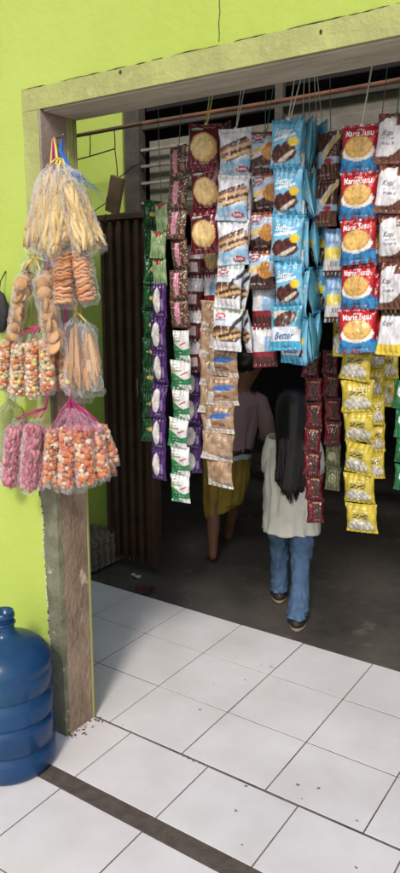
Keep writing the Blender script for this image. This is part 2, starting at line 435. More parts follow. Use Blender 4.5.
# litter on the road
p = ground(136,577,-.1)
bm = bmesh.new()
vv = [bm.verts.new((.035*math.cos(t)*random.uniform(.7,1.1), .02*math.sin(t)*random.uniform(.7,1.2), .006+.006*math.sin(3*t))) for t in [k*PI/5 for k in range(10)]]
bm.faces.new(vv)
o = bmobj('paper_scrap', bm, mat('pale_paper', (190,184,176), .8), None, (p.x, p.y, -.098)); o.modifiers.new('thick', 'SOLIDIFY').thickness = .002
tag(o, 'crumpled pale paper scrap lying on the dark road near the gate', 'litter')
p = ground(145,590,-.1)
bm = bmesh.new()
vv = [bm.verts.new((.05*math.cos(t)*random.uniform(.7,1.1), .06*math.sin(t)*random.uniform(.7,1.2), .004+.008*math.sin(2*t+1))) for t in [k*PI/6 for k in range(12)]]
bm.faces.new(vv)
o = bmobj('wrapper', bm, mat('red_brown_wrapper', (92,52,44), .6, (70,42,38), 20), None, (p.x, p.y, -.097)); o.modifiers.new('thick', 'SOLIDIFY').thickness = .002
tag(o, 'flattened red brown wrapper on the dark road beside the tile edge', 'litter')

# ------------------------------------------------------------------ blue water bottle
def bottle():
    c = ground(20, 792, 0); d = Vector((c.x-CAM.x, c.y-CAM.y, 0)).normalized(); c = Vector((c.x-.026, c.y-.004, 0)) + d*.137
    R = .137
    root = empty('water_bottle', (c.x, c.y, .001), 'large translucent blue ribbed water bottle standing by the lime wall', 'bottle')
    prof = [(0,.006),(.06,.004),(.105,.0),(.122,.004),(.131,.016),(.134,.03),(.134,.075),(0.1250,.083),(0.1250,.089),(.134,.097),(.134,.155),(.1335,.162),(0.1235,.170),(0.1235,.178),(.1335,.186),
            (.134,.19),(.134,.245),(0.1250,.253),(0.1250,.261),(.134,.269),(.134,.315),(.1305,.322),(.1305,.328),(.134,.334),(.133,.345),(.127,.362),(.115,.380),(.098,.396),(.076,.408),(.054,.417),(.040,.424),(.033,.434),(.030,.446),(.030,.478),(.0325,.480),(.0325,.490),(.030,.492),(.030,.498),(.026,.498),(.026,.44)]
    n = 72; vs, fs = [], []
    k_ = R/.134
    for r, z in prof:
        for i in range(n):
            t = 2*PI*i/n
            rr = r*k_
            if .19 < z < .246 or .1 < z < .156: rr *= 1-.016*max(0,min(1,(math.cos(t*9)-.1)*4))
            vs.append((rr*math.cos(t), rr*math.sin(t), z*1.0))
    for j in range(len(prof)-1):
        for i in range(n): fs.append((j*n+i, j*n+(i+1) % n, (j+1)*n+(i+1) % n, (j+1)*n+i))
    m = bpy.data.materials.new('blue_plastic'); m.use_nodes = True; nt = m.node_tree; b = nt.nodes['Principled BSDF']
    b.inputs['Base Color'].default_value = lin((42,82,128)); b.inputs['Roughness'].default_value = .2; b.inputs['Specular IOR Level'].default_value = .5
    tr_ = nt.nodes.new('ShaderNodeBsdfTransparent'); tr_.inputs['Color'].default_value = lin((120,164,206))
    mx = nt.nodes.new('ShaderNodeMixShader'); mx.inputs[0].default_value = .55
    nt.links.new(tr_.outputs[0], mx.inputs[1]); nt.links.new(b.outputs[0], mx.inputs[2]); nt.links.new(mx.outputs[0], nt.nodes['Material Output'].inputs[0])
    pyobj('bottle_body', vs, fs, m, root, smooth=True)
    # moulded mouth ring
    vs, fs = tubes([([(.0325*math.cos(t), .0325*math.sin(t), .462) for t in [2*PI*i/28 for i in range(29)]], .0035)], 8)
    pyobj('neck_ring', vs, fs, m, root, smooth=True)
bottle()

# ------------------------------------------------------------------ packets
def ell(u, v, cu, cv, ru, rv, a=0):
    du, dv = u-cu, v-cv
    if a: du, dv = du*math.cos(a)+dv*math.sin(a), -du*math.sin(a)+dv*math.cos(a)
    return (du/ru)**2 + (dv/rv)**2 < 1
def rc(u, v, a, b, c, d): return a < u < b and c < v < d
def mixc(a, b, t): return tuple(a[i]*(1-t)+b[i]*t for i in range(3))
def biscuit(u, v, cu, cv, ru, rv, base, rim):
    q = ((u-cu)/ru)**2 + ((v-cv)/rv)**2
    if q < .80:
        if (int((u-cu)*20+50) % 4 == 0 and int((v-cv)*20+50) % 4 == 0): return mixc(base, rim, .7)
        return mixc(base, rim, .25*(nz(u*14, v*14, 1)+.5))
    return rim
DES = {}
def d_marie(u, v):
    if v > .95: return (214,60,60) if int(u*16) % 3 else (240,220,215)
    if ell(u,v,.5,.52,.38,.23): return biscuit(u,v,.5,.52,.38,.23,(244,196,98),(216,146,58))
    if ell(u,v,.5,.42,.45,.19): return (246,240,226)
    if v < .30: return (40,140,206) if nz(u*5,v*8,0) < .22 else (20,96,170)
    return (206,26,34) if v > .6 else (180,22,36)
DES['marie'] = (d_marie, (170,20,30), [('Marie Susu',.5,.79,.74,M_white,0),('Roma',.5,.885,.2,M_white,0)])
def d_blue(u, v):
    if ell(u,v,.80,.50,.15,.10): return (248,206,40)
    if ell(u,v,.56,.21,.30,.045,.35): return (238,222,196)
    if ell(u,v,.28,.28,.22,.17,.3) or ell(u,v,.62,.36,.28,.15,.25) or ell(u,v,.72,.24,.22,.09,.35): return mixc((112,56,48),(72,30,28),.5+nz(u*9,v*9,2))
    if ell(u,v,.3,.24,.32,.17): return (190,210,230)
    if v < .07 or v > .94: return (70,170,222)
    if ell(u,v,.48,.60,.40,.035,.12): return (238,244,250)
    return mixc((92,184,232),(150,210,240), max(0,min(1,.35+nz(u*3,v*3,4))))
DES['blue'] = (d_blue, (58,138,160), [('Better',.46,.70,.62,M_white,.35)])
def d_bluealt(u, v):
    if v < .16: return (60,180,226)
    if v < .52 and v > .40-.1*u and u < .92: return (214,224,234)
    if .2 < v < .46: return (226,232,240)
    if ell(u,v,.5,.68,.40,.17,.25): return mixc((104,60,44),(70,36,28),.5+nz(u*9,v*9,3))
    if ell(u,v,.3,.8,.25,.1): return (206,190,170)
    return (76,170,204)
DES['bluealt'] = (d_bluealt, (60,150,190), [('Better',.5,.30,.64,mat('blue_ink',(40,90,150),.4),.3)])
def d_maroon(u, v):
    if ell(u,v,.5,.47,.38,.31): return biscuit(u,v,.5,.47,.38,.31,(238,204,134),(212,168,92))
    if ell(u,v,.58,.44,.38,.31): return (206,156,86)
    if rc(u,v,.12,.48,.82,.89): return (120,160,130) if v < .855 else (208,214,196)
    return mixc((122,18,34),(92,10,24),.5+nz(u*4,v*4,1)) if v > .18 else (104,12,30)
DES['maroon'] = (d_maroon, (128,14,44), [])
def wafers(u, v, lo, hi):
    s = (v-lo)/(hi-lo) - .45*(u-.5); k = int((s+1)*6.0)
    e = .5+nz(u*12, v*12, 7)
    return [(116,76,52),(226,184,126),(92,56,40),(206,160,106),(128,88,66),(84,52,40)][k % 6] if e > .12 else (236,220,196)
def d_whitew(u, v):
    if v > .93: return (236,236,238)
    if ell(u,v,.72,.13,.20,.065): return (196,40,52)
    if .34 < v-.25*(u-.5) < .72 and ell(u,v,.52,.55,.5,.34): return wafers(u,v,.3,.75)
    if v < .36: return mixc((128,184,226),(226,232,240),max(0,min(1,.35+1.6*nz(u*4,v*6,3))))
    return mixc((232,232,238),(196,198,206),max(0,min(1,.3+nz(u*5,v*5,2))))
DES['whitew'] = (d_whitew, (186,190,200), [('Roma',.72,.13,.28,M_white,0)])
def d_whitew2(u, v):
    if ell(u,v,.30,.82,.20,.06): return (206,52,60)
    if u > .66 and abs(v-.62-.9*(u-.8)) < .07: return (60,54,60)
    if .22 < v < .60 and ell(u,v,.5,.40,.52,.24): return wafers(u,v,.2,.62)
    if v < .2: return (232,230,232)
    if v > .88: return (206,214,196)
    return mixc((206,222,240),(232,234,240),.5+nz(u*4,v*4,5))
DES['whitew2'] = (d_whitew2, (186,190,200), [('Roma',.30,.82,.26,M_white,0)])
def d_brownw(u, v):
    if v > .93: return (150,70,50)
    if ell(u,v,.30,.82,.22,.07): return (168,34,52)
    if ell(u,v,.70,.55,.20,.15,.4) or ell(u,v,.62,.40,.22,.12,-.5) or ell(u,v,.78,.38,.16,.10): return mixc((228,160,70),(184,112,40),.5+nz(u*15,v*15,3))
    if ell(u,v,.30,.50,.28,.06,.3): return (240,206,110)
    if ell(u,v,.28,.39,.26,.055,.3): return (220,216,222)
    if v < .30 or ell(u,v,.4,.34,.44,.12): return mixc((82,46,36),(56,30,26),.5+nz(u*5,v*5,3))
    if v > .86: return (196,120,80) if u > .45 else (206,214,230)
    return mixc((204,214,232),(168,196,226),.5+nz(u*4,v*4,8))
DES['brownw'] = (d_brownw, (84,48,38), [('Roma',.30,.82,.28,M_white,0)])
def d_rom2(u, v):
    if v < .26: return (104,60,44)
    if ell(u,v,.62,.38,.22,.05): return (176,48,60)
    if .34 < v < .46 or (v < .6 and u < .3): return (150,194,228)
    s = v - .8*(u-.5)
    if .45 < s < .62: return (236,196,112)
    if .62 <= s < .72: return (220,218,222)
    return mixc((112,64,46),(80,44,34),.5+nz(u*5,v*5,2))
DES['rom2'] = (d_rom2, (84,48,38), [])
def d_pinkb(u, v):
    if v < .06 or v > .94: return (78,50,38)
    if rc(u,v,.30,.62,.14,.88): return (214,96,150) if nz(u*26,v*20,1) > -.05 else (232,196,196)
    if nz(u*16,v*16,5) > .34: return (214,190,160)
    return mixc((116,76,58),(84,54,42),.5+nz(u*6,v*6,2))
DES['pinkb'] = (d_pinkb, (92,60,46), [])
def d_greenw(u, v):
    if v < .16: return (232,232,232) if u > .75-.8*v*3 else (40,140,76)
    if v < .46+.10*math.sin(u*5+.8): return (34,132,70) if not ell(u,v,.35,.28,.2,.09) else (30,110,62)
    if ell(u,v,.72,.55,.2,.025,.3): return (196,50,50)
    if rc(u,v,.12,.62,.62,.66) or rc(u,v,.12,.5,.72,.755) or rc(u,v,.12,.40,.82,.86): return (150,160,150)
    if ell(u,v,.2,.62,.16,.10): return (200,206,150)
    return (230,230,230)
DES['greenw'] = (d_greenw, (206,208,208), [])
def d_purple(u, v):
    if ell(u,v,.40,.50,.27,.35): return (226,222,220) if not rc(u,v,.28,.46,.44,.58) else (206,200,196)
    if rc(u,v,.70,.84,.22,.55): return (150,120,180)
    return mixc((80,32,120),(54,18,88),.5+nz(u*5,v*5,2))
DES['purple'] = (d_purple, (70,28,108), [])
def d_paleg(u, v):
    if v > .74 and abs(u-.5) < (v-.74)*1.6+.02: return (176,50,36)
    return mixc((160,190,134),(126,160,106),.5+nz(u*4,v*4,2))
DES['paleg'] = (d_paleg, (60,140,70), [])
DES['greenf'] = (lambda u, v: (226,200,70) if ell(u,v,.5,.5,.2,.08) else mixc((24,104,48),(14,72,32),.5+nz(u*5,v*5,2)), (22,90,42), [])
def d_gold(u, v):
    if v < .17: return (222,214,204)
    if ell(u,v,.40,.34,.13,.07,.3) or ell(u,v,.64,.32,.14,.07,-.2): return (126,84,56)
    if ell(u,v,.56,.62,.36,.10,.12): return (58,106,186)
    if u < .25 and v < .5: return (224,216,206)
    return mixc((184,150,114),(148,114,84),.5+nz(u*5,v*5,2))
DES['gold'] = (d_gold, (196,164,130), [])
DES['goldp'] = (lambda u, v: (226,220,212) if v < .28 - .2*u else (100,112,170) if ell(u,v,.72,.16,.2,.05) else mixc((190,156,120),(150,118,90),.5+nz(u*5,v*5,2)), (196,164,130), [])
def d_yellow(u, v):
    if v < .08 or v > .93: return (196,172,38)
    if .30 < v < .66 and rc(u,v,.24,.76,.54,.66): return (62,60,54) if nz(u*22,v*30,1) > -.12 else (206,186,60)
    if ell(u,v,.5,.28,.42,.22): return mixc((226,222,208),(166,160,140),.5+nz(u*12,v*12,2))
    return mixc((212,188,48),(186,162,36),.5+nz(u*5,v*5,2))
DES['yellow'] = (d_yellow, (214,192,50), [])
def d_coffee(u, v):
    if v > .94: return (126,30,34)
    if ell(u,v,.40,.54,.62,.38,.3) and not (v > .72 and u > .55): return (236,234,236)
    return mixc((142,88,62),(108,60,44),.5+nz(u*4,v*4,2))
DES['coffee'] = (d_coffee, (120,70,52), [('Kopi',.34,.58,.34,M_greyink,.3)])
def d_coffeey(u, v):
    if v < .22: return (240,204,40)
    if v > .84: return (60,52,50)
    if ell(u,v,.40,.50,.62,.40,.3): return (234,232,234)
    return (240,204,50)
DES['coffeey'] = (d_coffeey, (232,196,50), [('Kopi',.34,.66,.34,M_greyink,.3)])
def d_dred(u, v):
    if v < .06 or v > .94: return (70,12,18)
    if rc(u,v,.40,.85,.2,.78): return mixc((74,40,30),(48,26,22),.5+nz(u*9,v*9,2))
    if rc(u,v,.3,.8,.80,.85): return (170,130,80)
    return mixc((128,20,30),(88,12,22),.5+nz(u*5,v*5,2))
DES['dred'] = (d_dred, (104,14,24), [])
DES['olive'] = (lambda u, v: mixc((112,116,74),(84,86,56),.5+nz(u*5,v*5,2)) if not ell(u,v,.5,.5,.3,.2) else (150,150,110), (84,88,56), [])
def d_bwhite(u, v):
    if v < .12: return (96,58,46)
    if v < .36: return (228,226,226) if not rc(u,v,.3,.7,.2,.3) or int(u*34) % 2 else (80,80,84)
    if v < .58: return (240,214,90)
    return mixc((120,176,232),(170,206,240),.5+nz(u*5,v*5,2))
DES['bwhite'] = (d_bwhite, (140,160,190), [])
def d_redwhite(u, v):
    if v > .75: return (222,222,224)
    if v > .38: return (140,186,228) if u > .5 else (226,226,232)
    if v > .25: return (150,26,44)
    return (84,36,34)
DES['redwhite'] = (d_redwhite, (150,40,50), [])
def d_choc(u, v):
    if v > .6: return (206,200,206)
    if rc(u,v,.3,.7,.2,.5): return (206,190,190)
    return mixc((116,44,44),(76,28,30),.5+nz(u*5,v*5,2))
DES['choc'] = (d_choc, (150,140,150), [])
def d_greenr(u, v): return (220,226,220) if ell(u,v,.5,.6,.3,.2) else (30,120,66)
DES['greenr'] = (d_greenr, (30,110,60), [])

def text_mesh(s, shear):
    cu = bpy.data.curves.new('t', 'FONT'); cu.body = s; cu.align_x = 'CENTER'; cu.align_y = 'CENTER'; cu.shear = shear; cu.resolution_u = 2; cu.offset = .012
    ob = bpy.data.objects.new('t', cu); C.objects.link(ob)
    dg = bpy.context.evaluated_depsgraph_get(); me = bpy.data.meshes.new_from_object(ob.evaluated_get(dg))
    vs = [v.co.copy() for v in me.vertices]; fs = [tuple(p.vertices) for p in me.polygons]
    C.objects.unlink(ob); bpy.data.objects.remove(ob); bpy.data.curves.remove(cu); bpy.data.meshes.remove(me)
    return vs, fs
TXT = {}
PK = {}
def small(c, u, v, des, sd):
    k = 1+.16*nz(u*3+sd, v*3, 9)+.10*nz(u*17, v*17, sd)
    lu = sum(c)/3
    rows = {'marie':((.06,.09,.2,.8),), 'blue':((.09,.12,.1,.6),(.86,.89,.5,.9)), 'whitew':((.42,.44,.1,.5),), 'whitew2':((.70,.74,.1,.55),), 'brownw':((.66,.74,.08,.5),(.10,.14,.15,.7)),
            'maroon':((.08,.12,.2,.7),(.88,.91,.5,.85)), 'greenw':((.24,.28,.3,.8),(.36,.39,.2,.6)), 'gold':((.48,.52,.3,.8),(.80,.84,.3,.75)), 'yellow':((.72,.77,.25,.75),(.12,.15,.2,.7)), 'coffee':((.36,.42,.15,.6),(.46,.48,.2,.55)),
            'rom2':((.08,.13,.2,.8),), 'purple':((.10,.13,.3,.8),), 'bwhite':((.66,.72,.2,.7),), 'dred':((.12,.15,.4,.8),), 'bluealt':((.06,.1,.2,.7),)}.get(des, ())
    for a, b, l, r in rows:
        if a < v < b and l < u < r and nz(u*40, v*25, sd) > -.1: c = mixc(c, (240,238,232) if lu < 150 else (80,76,90), .6)
    return tuple(max(0, min(255, q*k)) for q in c)
def ink(c):
    g = .3*c[0]+.55*c[1]+.15*c[2]
    return lin(tuple(.93*(.86*q+.14*g) for q in c))
def packet_mesh(des, w, h, var):
    key = (des, round(w, 3), round(h, 3), var)
    if key in PK: return PK[key]
    fn, back, texts = DES[des]
    NU, NV = 30, 38; sd = var*17.3 + len(des)
    T = min(w, h)*.17
    def surf(u, v, lift=0.0):
        cr = .075
        vv = (v-cr)/(1-2*cr)
        if vv <= 0 or vv >= 1: p = 0
        else: p = (math.sin(PI*vv))**.55
        q = (1-(2*u-1)**4)**.8 if 0 < u < 1 else 0
        b = p*q
        edge = math.exp(-abs(min(v, 1-v)-cr)/.12)
        wr = .0035*edge*math.sin(u*34+sd+4*nz(u*3, v*2, sd))*min(1, q*1.5)
        wr += .004*nz(u*3.2+sd, v*3.2, 1.7)*b + .0022*nz(u*8+sd, v*8, 5)*b + .0012*nz(u*18, v*18+sd, 5)*b
        x = (u-.5)*w*(1-.07*p) + .002*nz(v*4+sd, 3, 1)
        z = -(1-v)*h - .002*math.sin(u*PI)*(1 if v > .9 else 0)
        if vv <= 0 or vv >= 1: wr += .0012*math.sin(u*5+sd*2)
        return Vector((x, -(T*b+wr)-lift-.0006, z)), Vector((x, T*.7*b + wr*.4+.0006, z))
    vs, cols, fs = [], [], []
    bl = ink(back)
    for side in (0, 1):
        for j in range(NV+1):
            for i in range(NU+1):
                u, v = i/NU, j/NV
                vs.append(surf(u, v)[side]); cols.append(ink(small(fn(u, v), u, v, des, sd)) if side == 0 else bl)
    n1 = NU+1; o2 = n1*(NV+1)
    for j in range(NV):
        for i in range(NU):
            a = j*n1+i
            fs.append((a, a+1, a+n1+1, a+n1)); fs.append((o2+a, o2+a+n1, o2+a+n1+1, o2+a+1))
    for j in range(NV):
        a = j*n1; fs.append((a, a+n1, o2+a+n1, o2+a)); a += NU; fs.append((a, o2+a, o2+a+n1, a+n1))
    for i in range(NU):
        a = i; fs.append((a, o2+a, o2+a+1, a+1)); a = NV*n1+i; fs.append((a, a+1, o2+a+1, o2+a))
    mats = [M_foil]; mi = [0]*len(fs)
    for s, cu_, cv_, wid, m, shear in texts:
        if (s, shear) not in TXT: TXT[(s, shear)] = text_mesh(s, shear)
        tv, tf = TXT[(s, shear)]
        x0, x1 = min(p.x for p in tv), max(p.x for p in tv); sc = wid*w/(x1-x0); xm = (x0+x1)/2; ym = sum(p.y for p in tv)/len(tv)
        k0 = len(vs)
        for p in tv:
            vs.append(surf(cu_+(p.x-xm)*sc/w, cv_+(p.y-ym)*sc*1.25/h, .0010)[0]); cols.append((1,1,1,1))
        mats.append(m)
        for f in tf: fs.append(tuple(k0+i for i in f)); mi.append(len(mats)-1)
    me = bpy.data.meshes.new('packet'); me.from_pydata([tuple(v) for v in vs], [], fs); me.update()
    setcol(me, cols)
    for m in mats: me.materials.append(m)
    me.polygons.foreach_set('material_index', mi); me.polygons.foreach_set('use_smooth', [True]*len(fs))
    PK[key] = me
    return me
ROD = Vector((0, .16, 2.075))
def strip(label, des, x0, x1, yt, yb, n, Y, rz=0, xb=None, group=None, strings=None, swing=12, wpx=None, cat='packet strip', wf=1.0, off=(0,0,0), name='packet_strip', grp2=None, lean=0):
    """a chain of n joined packets filling the measured strip on the plane y=Y; des: one design or a list"""
    top = at((x0+x1)/2, yt, Y); bot = at((x0+x1)/2 if xb is None else xb, yb, Y)
    w = (x1-x0)*depth(top)/F/max(.35, math.cos(rz) if abs(rz) < 1.2 else 1)*1.0*wf/max(.6, math.cos(YAW)+.12); Ht = top.z-bot.z; h = Ht/n
    if wpx: w = wpx*depth(top)/F/.95
    root = empty(name, top+Vector(off), label, cat, group, rz)
    rnd = random.Random(hash((label, round(Y*1000), n)) & 0xffff if False else int(x0*31+yt*7+Y*1000+n*13))
    pos = Vector((0,0,0)); dx = (bot.x-top.x)/n
    for i in range(n):
        d = des if isinstance(des, str) else des[min(i, len(des)-1)]
        me = packet_mesh(d, w, h*1.02, rnd.randrange(3))
        o = bpy.data.objects.new('packet', me); C.objects.link(o); o.parent = root
        rx = math.radians(rnd.uniform(-swing, swing)) * (1 if i else .4)
        ry = -math.atan2(dx, h)*0 + math.radians(rnd.uniform(-4.5, 4.5)); rzz = math.radians(rnd.uniform(-15, 15))
        o.rotation_euler = (rx+math.radians(lean), ry, rzz); o.location = pos + Vector((rnd.uniform(-.003,.003), rnd.uniform(-.004,.004), 0))
        pos = pos + Vector((dx*math.cos(-rz), -dx*math.sin(rz)*0, -h))
        pos.y += h*math.sin(rx)*.15
    if strings:
        for (sm, dxs, r) in strings:
            ls = []
            for dd in dxs:
                a = Vector((dd*.12, .002, -.004)); b = Vector((dd, ROD.y-top.y-off[1], ROD.z+.004-top.z-off[2]))
                if rz: b = Matrix.Rotation(-rz, 3, 'Z') @ b
                mid = (a+b)/2 + Vector((rnd.uniform(-.004,.004), 0, -.002))
                ls.append(([a, mid, b], r))
            tube('string', ls, sm, root, n=5)
        kn = bmesh.new(); bmesh.ops.create_icosphere(kn, subdivisions=2, radius=.005); 
        bmobj('knot', kn, strings[0][0], root, (0,0,-.002), True)
    return root
tag(tube('hanging_rod', [([(XL-.0,ROD.y,ROD.z),(-.5,ROD.y,ROD.z+.004),(XR+.3,ROD.y,ROD.z)], .009)], M_rod, n=10), 'dark rod behind the lintel that the packet strings hang from', 'rod')
WS, YS, GS, SW = M_string, M_stringy, M_stringg, M_steelw
# --- front row, from the gate side to the far side
strip('green foil sachet strip, the narrowest one, next to the folding gate', 'greenf', 147, 158, 200, 440, 9, .30, rz=.9, xb=150)
strip('pale green sachet strip with red corner marks above the purple sachets', 'paleg', 152, 170, 203, 285, 3, .17, xb=158, strings=[(SW,(.0,),.0012)])
strip('purple sachet strip with white ovals beside the green foil strip', 'purple', 150, 168, 283, 480, 6, .17)
strip('purple sachet strip with white ovals half hidden behind the green and white sachets', 'purple', 184, 201, 370, 474, 4, .27, rz=.5)
strip('brown chocolate packet strip with pink lettering', 'pinkb', 167, 190, 146, 328, 6, .14, strings=[(SW,(.0,),.0012)])
strip('green and white sachet strip hanging below the pink lettered brown packets', 'greenw', 169, 191, 330, 502, 6, .16)
strip('chocolate and white packet strip behind the pink lettered brown packets', 'choc', 184, 204, 245, 372, 4, .24, rz=.45)
strip('green and white sachet strip half hidden behind the full one', 'greenw', 186, 201, 335, 376, 2, .29, rz=.5)
strip('maroon biscuit packet strip with round golden biscuits', 'maroon', 189, 223, 123, 253, 3, .11, xb=203, strings=[(YS,(-.012,.022),.0017)])
strip('maroon biscuit packet strip hanging edge-on behind the golden biscuit packets', 'maroon', 214, 228, 124, 250, 3, .16, rz=-.62, xb=212, wpx=32)
strip('short maroon and white packet strip below the golden biscuit packets', ['maroon','redwhite'], 203, 222, 240, 308, 2, .24)
strip('white wafer packet strip with brown wafers and red lozenges', ['whitew','whitew','whitew','whitew2','whitew2'], 219, 252, 128, 350, 5, .10, xb=228, strings=[(WS,(-.004,.012),.0012)])
strip('silvery wafer packet strip seen edge-on behind the white wafer packets', ['whitew2'], 240, 258, 180, 352, 4, .15, rz=-.95, xb=246, wpx=30)
strip('tan coffee sachet strip with blue marks hanging below the white wafers', ['gold','gold','gold','gold','goldp','goldp'], 206, 240, 318, 487, 6, .13, xb=216)
strip('tan coffee sachet strip without blue marks behind the blue-marked ones', 'goldp', 201, 228, 300, 440, 5, .21, rz=.3)
strip('brown wafer packet strip with orange wafers and a red lozenge', 'brownw', 250, 281, 131, 288, 4, .13, xb=259, strings=[(GS,(-.02,.018),.0012)])
strip('short white and red packet strip below the orange wafer packets', ['redwhite','redwhite'], 252, 276, 285, 366, 2, .17, rz=.2)
strip('bright blue chocolate wafer packet strip at the front of its bundle', ['blue','blue','blue','blue','bluealt'], 272, 305, 118, 350, 5, .08, xb=286, strings=[(WS,(-.012,.026),.0017)])
strip('blue chocolate wafer packet strip directly behind the front one, reaching lower', 'bluealt', 278, 309, 128, 363, 5, .125, xb=292)
for k, (px, Y, rz) in enumerate(((302,.15,-.75),(309,.18,-.98),(316,.20,-1.15),(322,.24,-.9))):
    strip('blue wafer packet strip seen edge-on at the back of the blue bundle', 'blue', px-8, px+8, 117+2*k, 364-3*k, 5, Y, rz=rz, group='edge-on blue strips', wpx=34, strings=[(WS,(0,),.0012)])
strip('brown wafer packet strip between the blue bundle and the red biscuit packets', 'rom2', 318, 343, 132, 226, 2, .18, xb=327, strings=[(SW,(.0,),.0012)])
strip('brown wafer packet strip hanging edge-on beside the red biscuit packets', 'rom2', 338, 350, 138, 226, 2, .21, rz=-.6, xb=340, wpx=26)
strip('blue, yellow and white packet strip tucked behind the red biscuit packets', 'bwhite', 326, 348, 228, 322, 2, .2, strings=None)
strip('single yellow packet pair tucked behind the lowest red biscuit packet', 'yellow', 330, 352, 312, 356, 1, .24)
strip('red milk biscuit packet strip with blue bases at the front', 'marie', 342, 381, 124, 352, 5, .08, xb=356, strings=[(WS,(.002,),.0022)], swing=6)
strip('red milk biscuit packet strip hanging half edge-on behind the front one', 'marie', 372, 388, 124, 356, 5, .13, rz=-.5, xb=368, strings=[(SW,(.01,),.0012)], wpx=36)
strip('white and brown coffee packet strip ending in a yellow packet', ['coffee','coffee','coffee','coffee','coffeey'], 380, 414, 113, 355, 5, .07, xb=396, strings=[(GS,(-.01,),.0014)])
strip('yellow sachet strip with dark lettering, the longest of three', 'yellow', 342, 374, 348, 533, 6, .12, xb=360)
strip('yellow sachet strip of middle length partly behind the longest', 'yellow', 366, 384, 340, 478, 5, .19, rz=.3, xb=374)
strip('yellow sachet strip, the shortest of three', 'yellow', 378, 397, 350, 406, 2, .22, rz=.3, xb=386)
strip('dark red sachet strip hanging in front of the long haired girl', 'dred', 303, 322, 352, 523, 7, .32, rz=.4, xb=315, wpx=17)
strip('dark red and olive sachet strip behind the other dark red one', ['dred','dred','dred','dred','olive','olive'], 322, 341, 350, 490, 6, .46, rz=.25, xb=333, wpx=16)
strip('green and white sachet strip at the far edge past the yellow sachets', 'greenr', 396, 418, 380, 492, 4, .16)

# ------------------------------------------------------------------ snack bags on the jamb
def piece_mesh(bm, kind, p, r, rnd):
    if kind == 'ball':
        q = bmesh.ops.create_icosphere(bm, subdivisions=2, radius=r, matrix=Matrix.Translation(p))['verts']
        s = Vector((rnd.uniform(.85,1.15), rnd.uniform(.85,1.15), rnd.uniform(.8,1.1)))
        for v in q:
            d = v.co-p; v.co = p + Vector((d.x*s.x, d.y*s.y, d.z*s.z))*(1+.10*nz(*(v.co*160))) if False else p + Vector((d.x*s.x, d.y*s.y, d.z*s.z))*(1+.28*nz(*(v.co*120)))
        return q
    if kind == 'disc':
        R = Matrix.Rotation(rnd.uniform(-.9,.9), 4, 'Z') @ Matrix.Rotation(PI/2+rnd.uniform(-.8,.8), 4, 'X')
        q = bmesh.ops.create_cone(bm, cap_ends=True, segments=20, radius1=r, radius2=r*.94, depth=r*.28, matrix=Matrix.Translation(p) @ R)['verts']
        return q
def tubes_into(bm, lines, n=7):
    vs, fs = tubes(lines, n); bv = [bm.verts.new(v) for v in vs]
    for f in fs: bm.faces.new([bv[i] for i in f])
    return bv
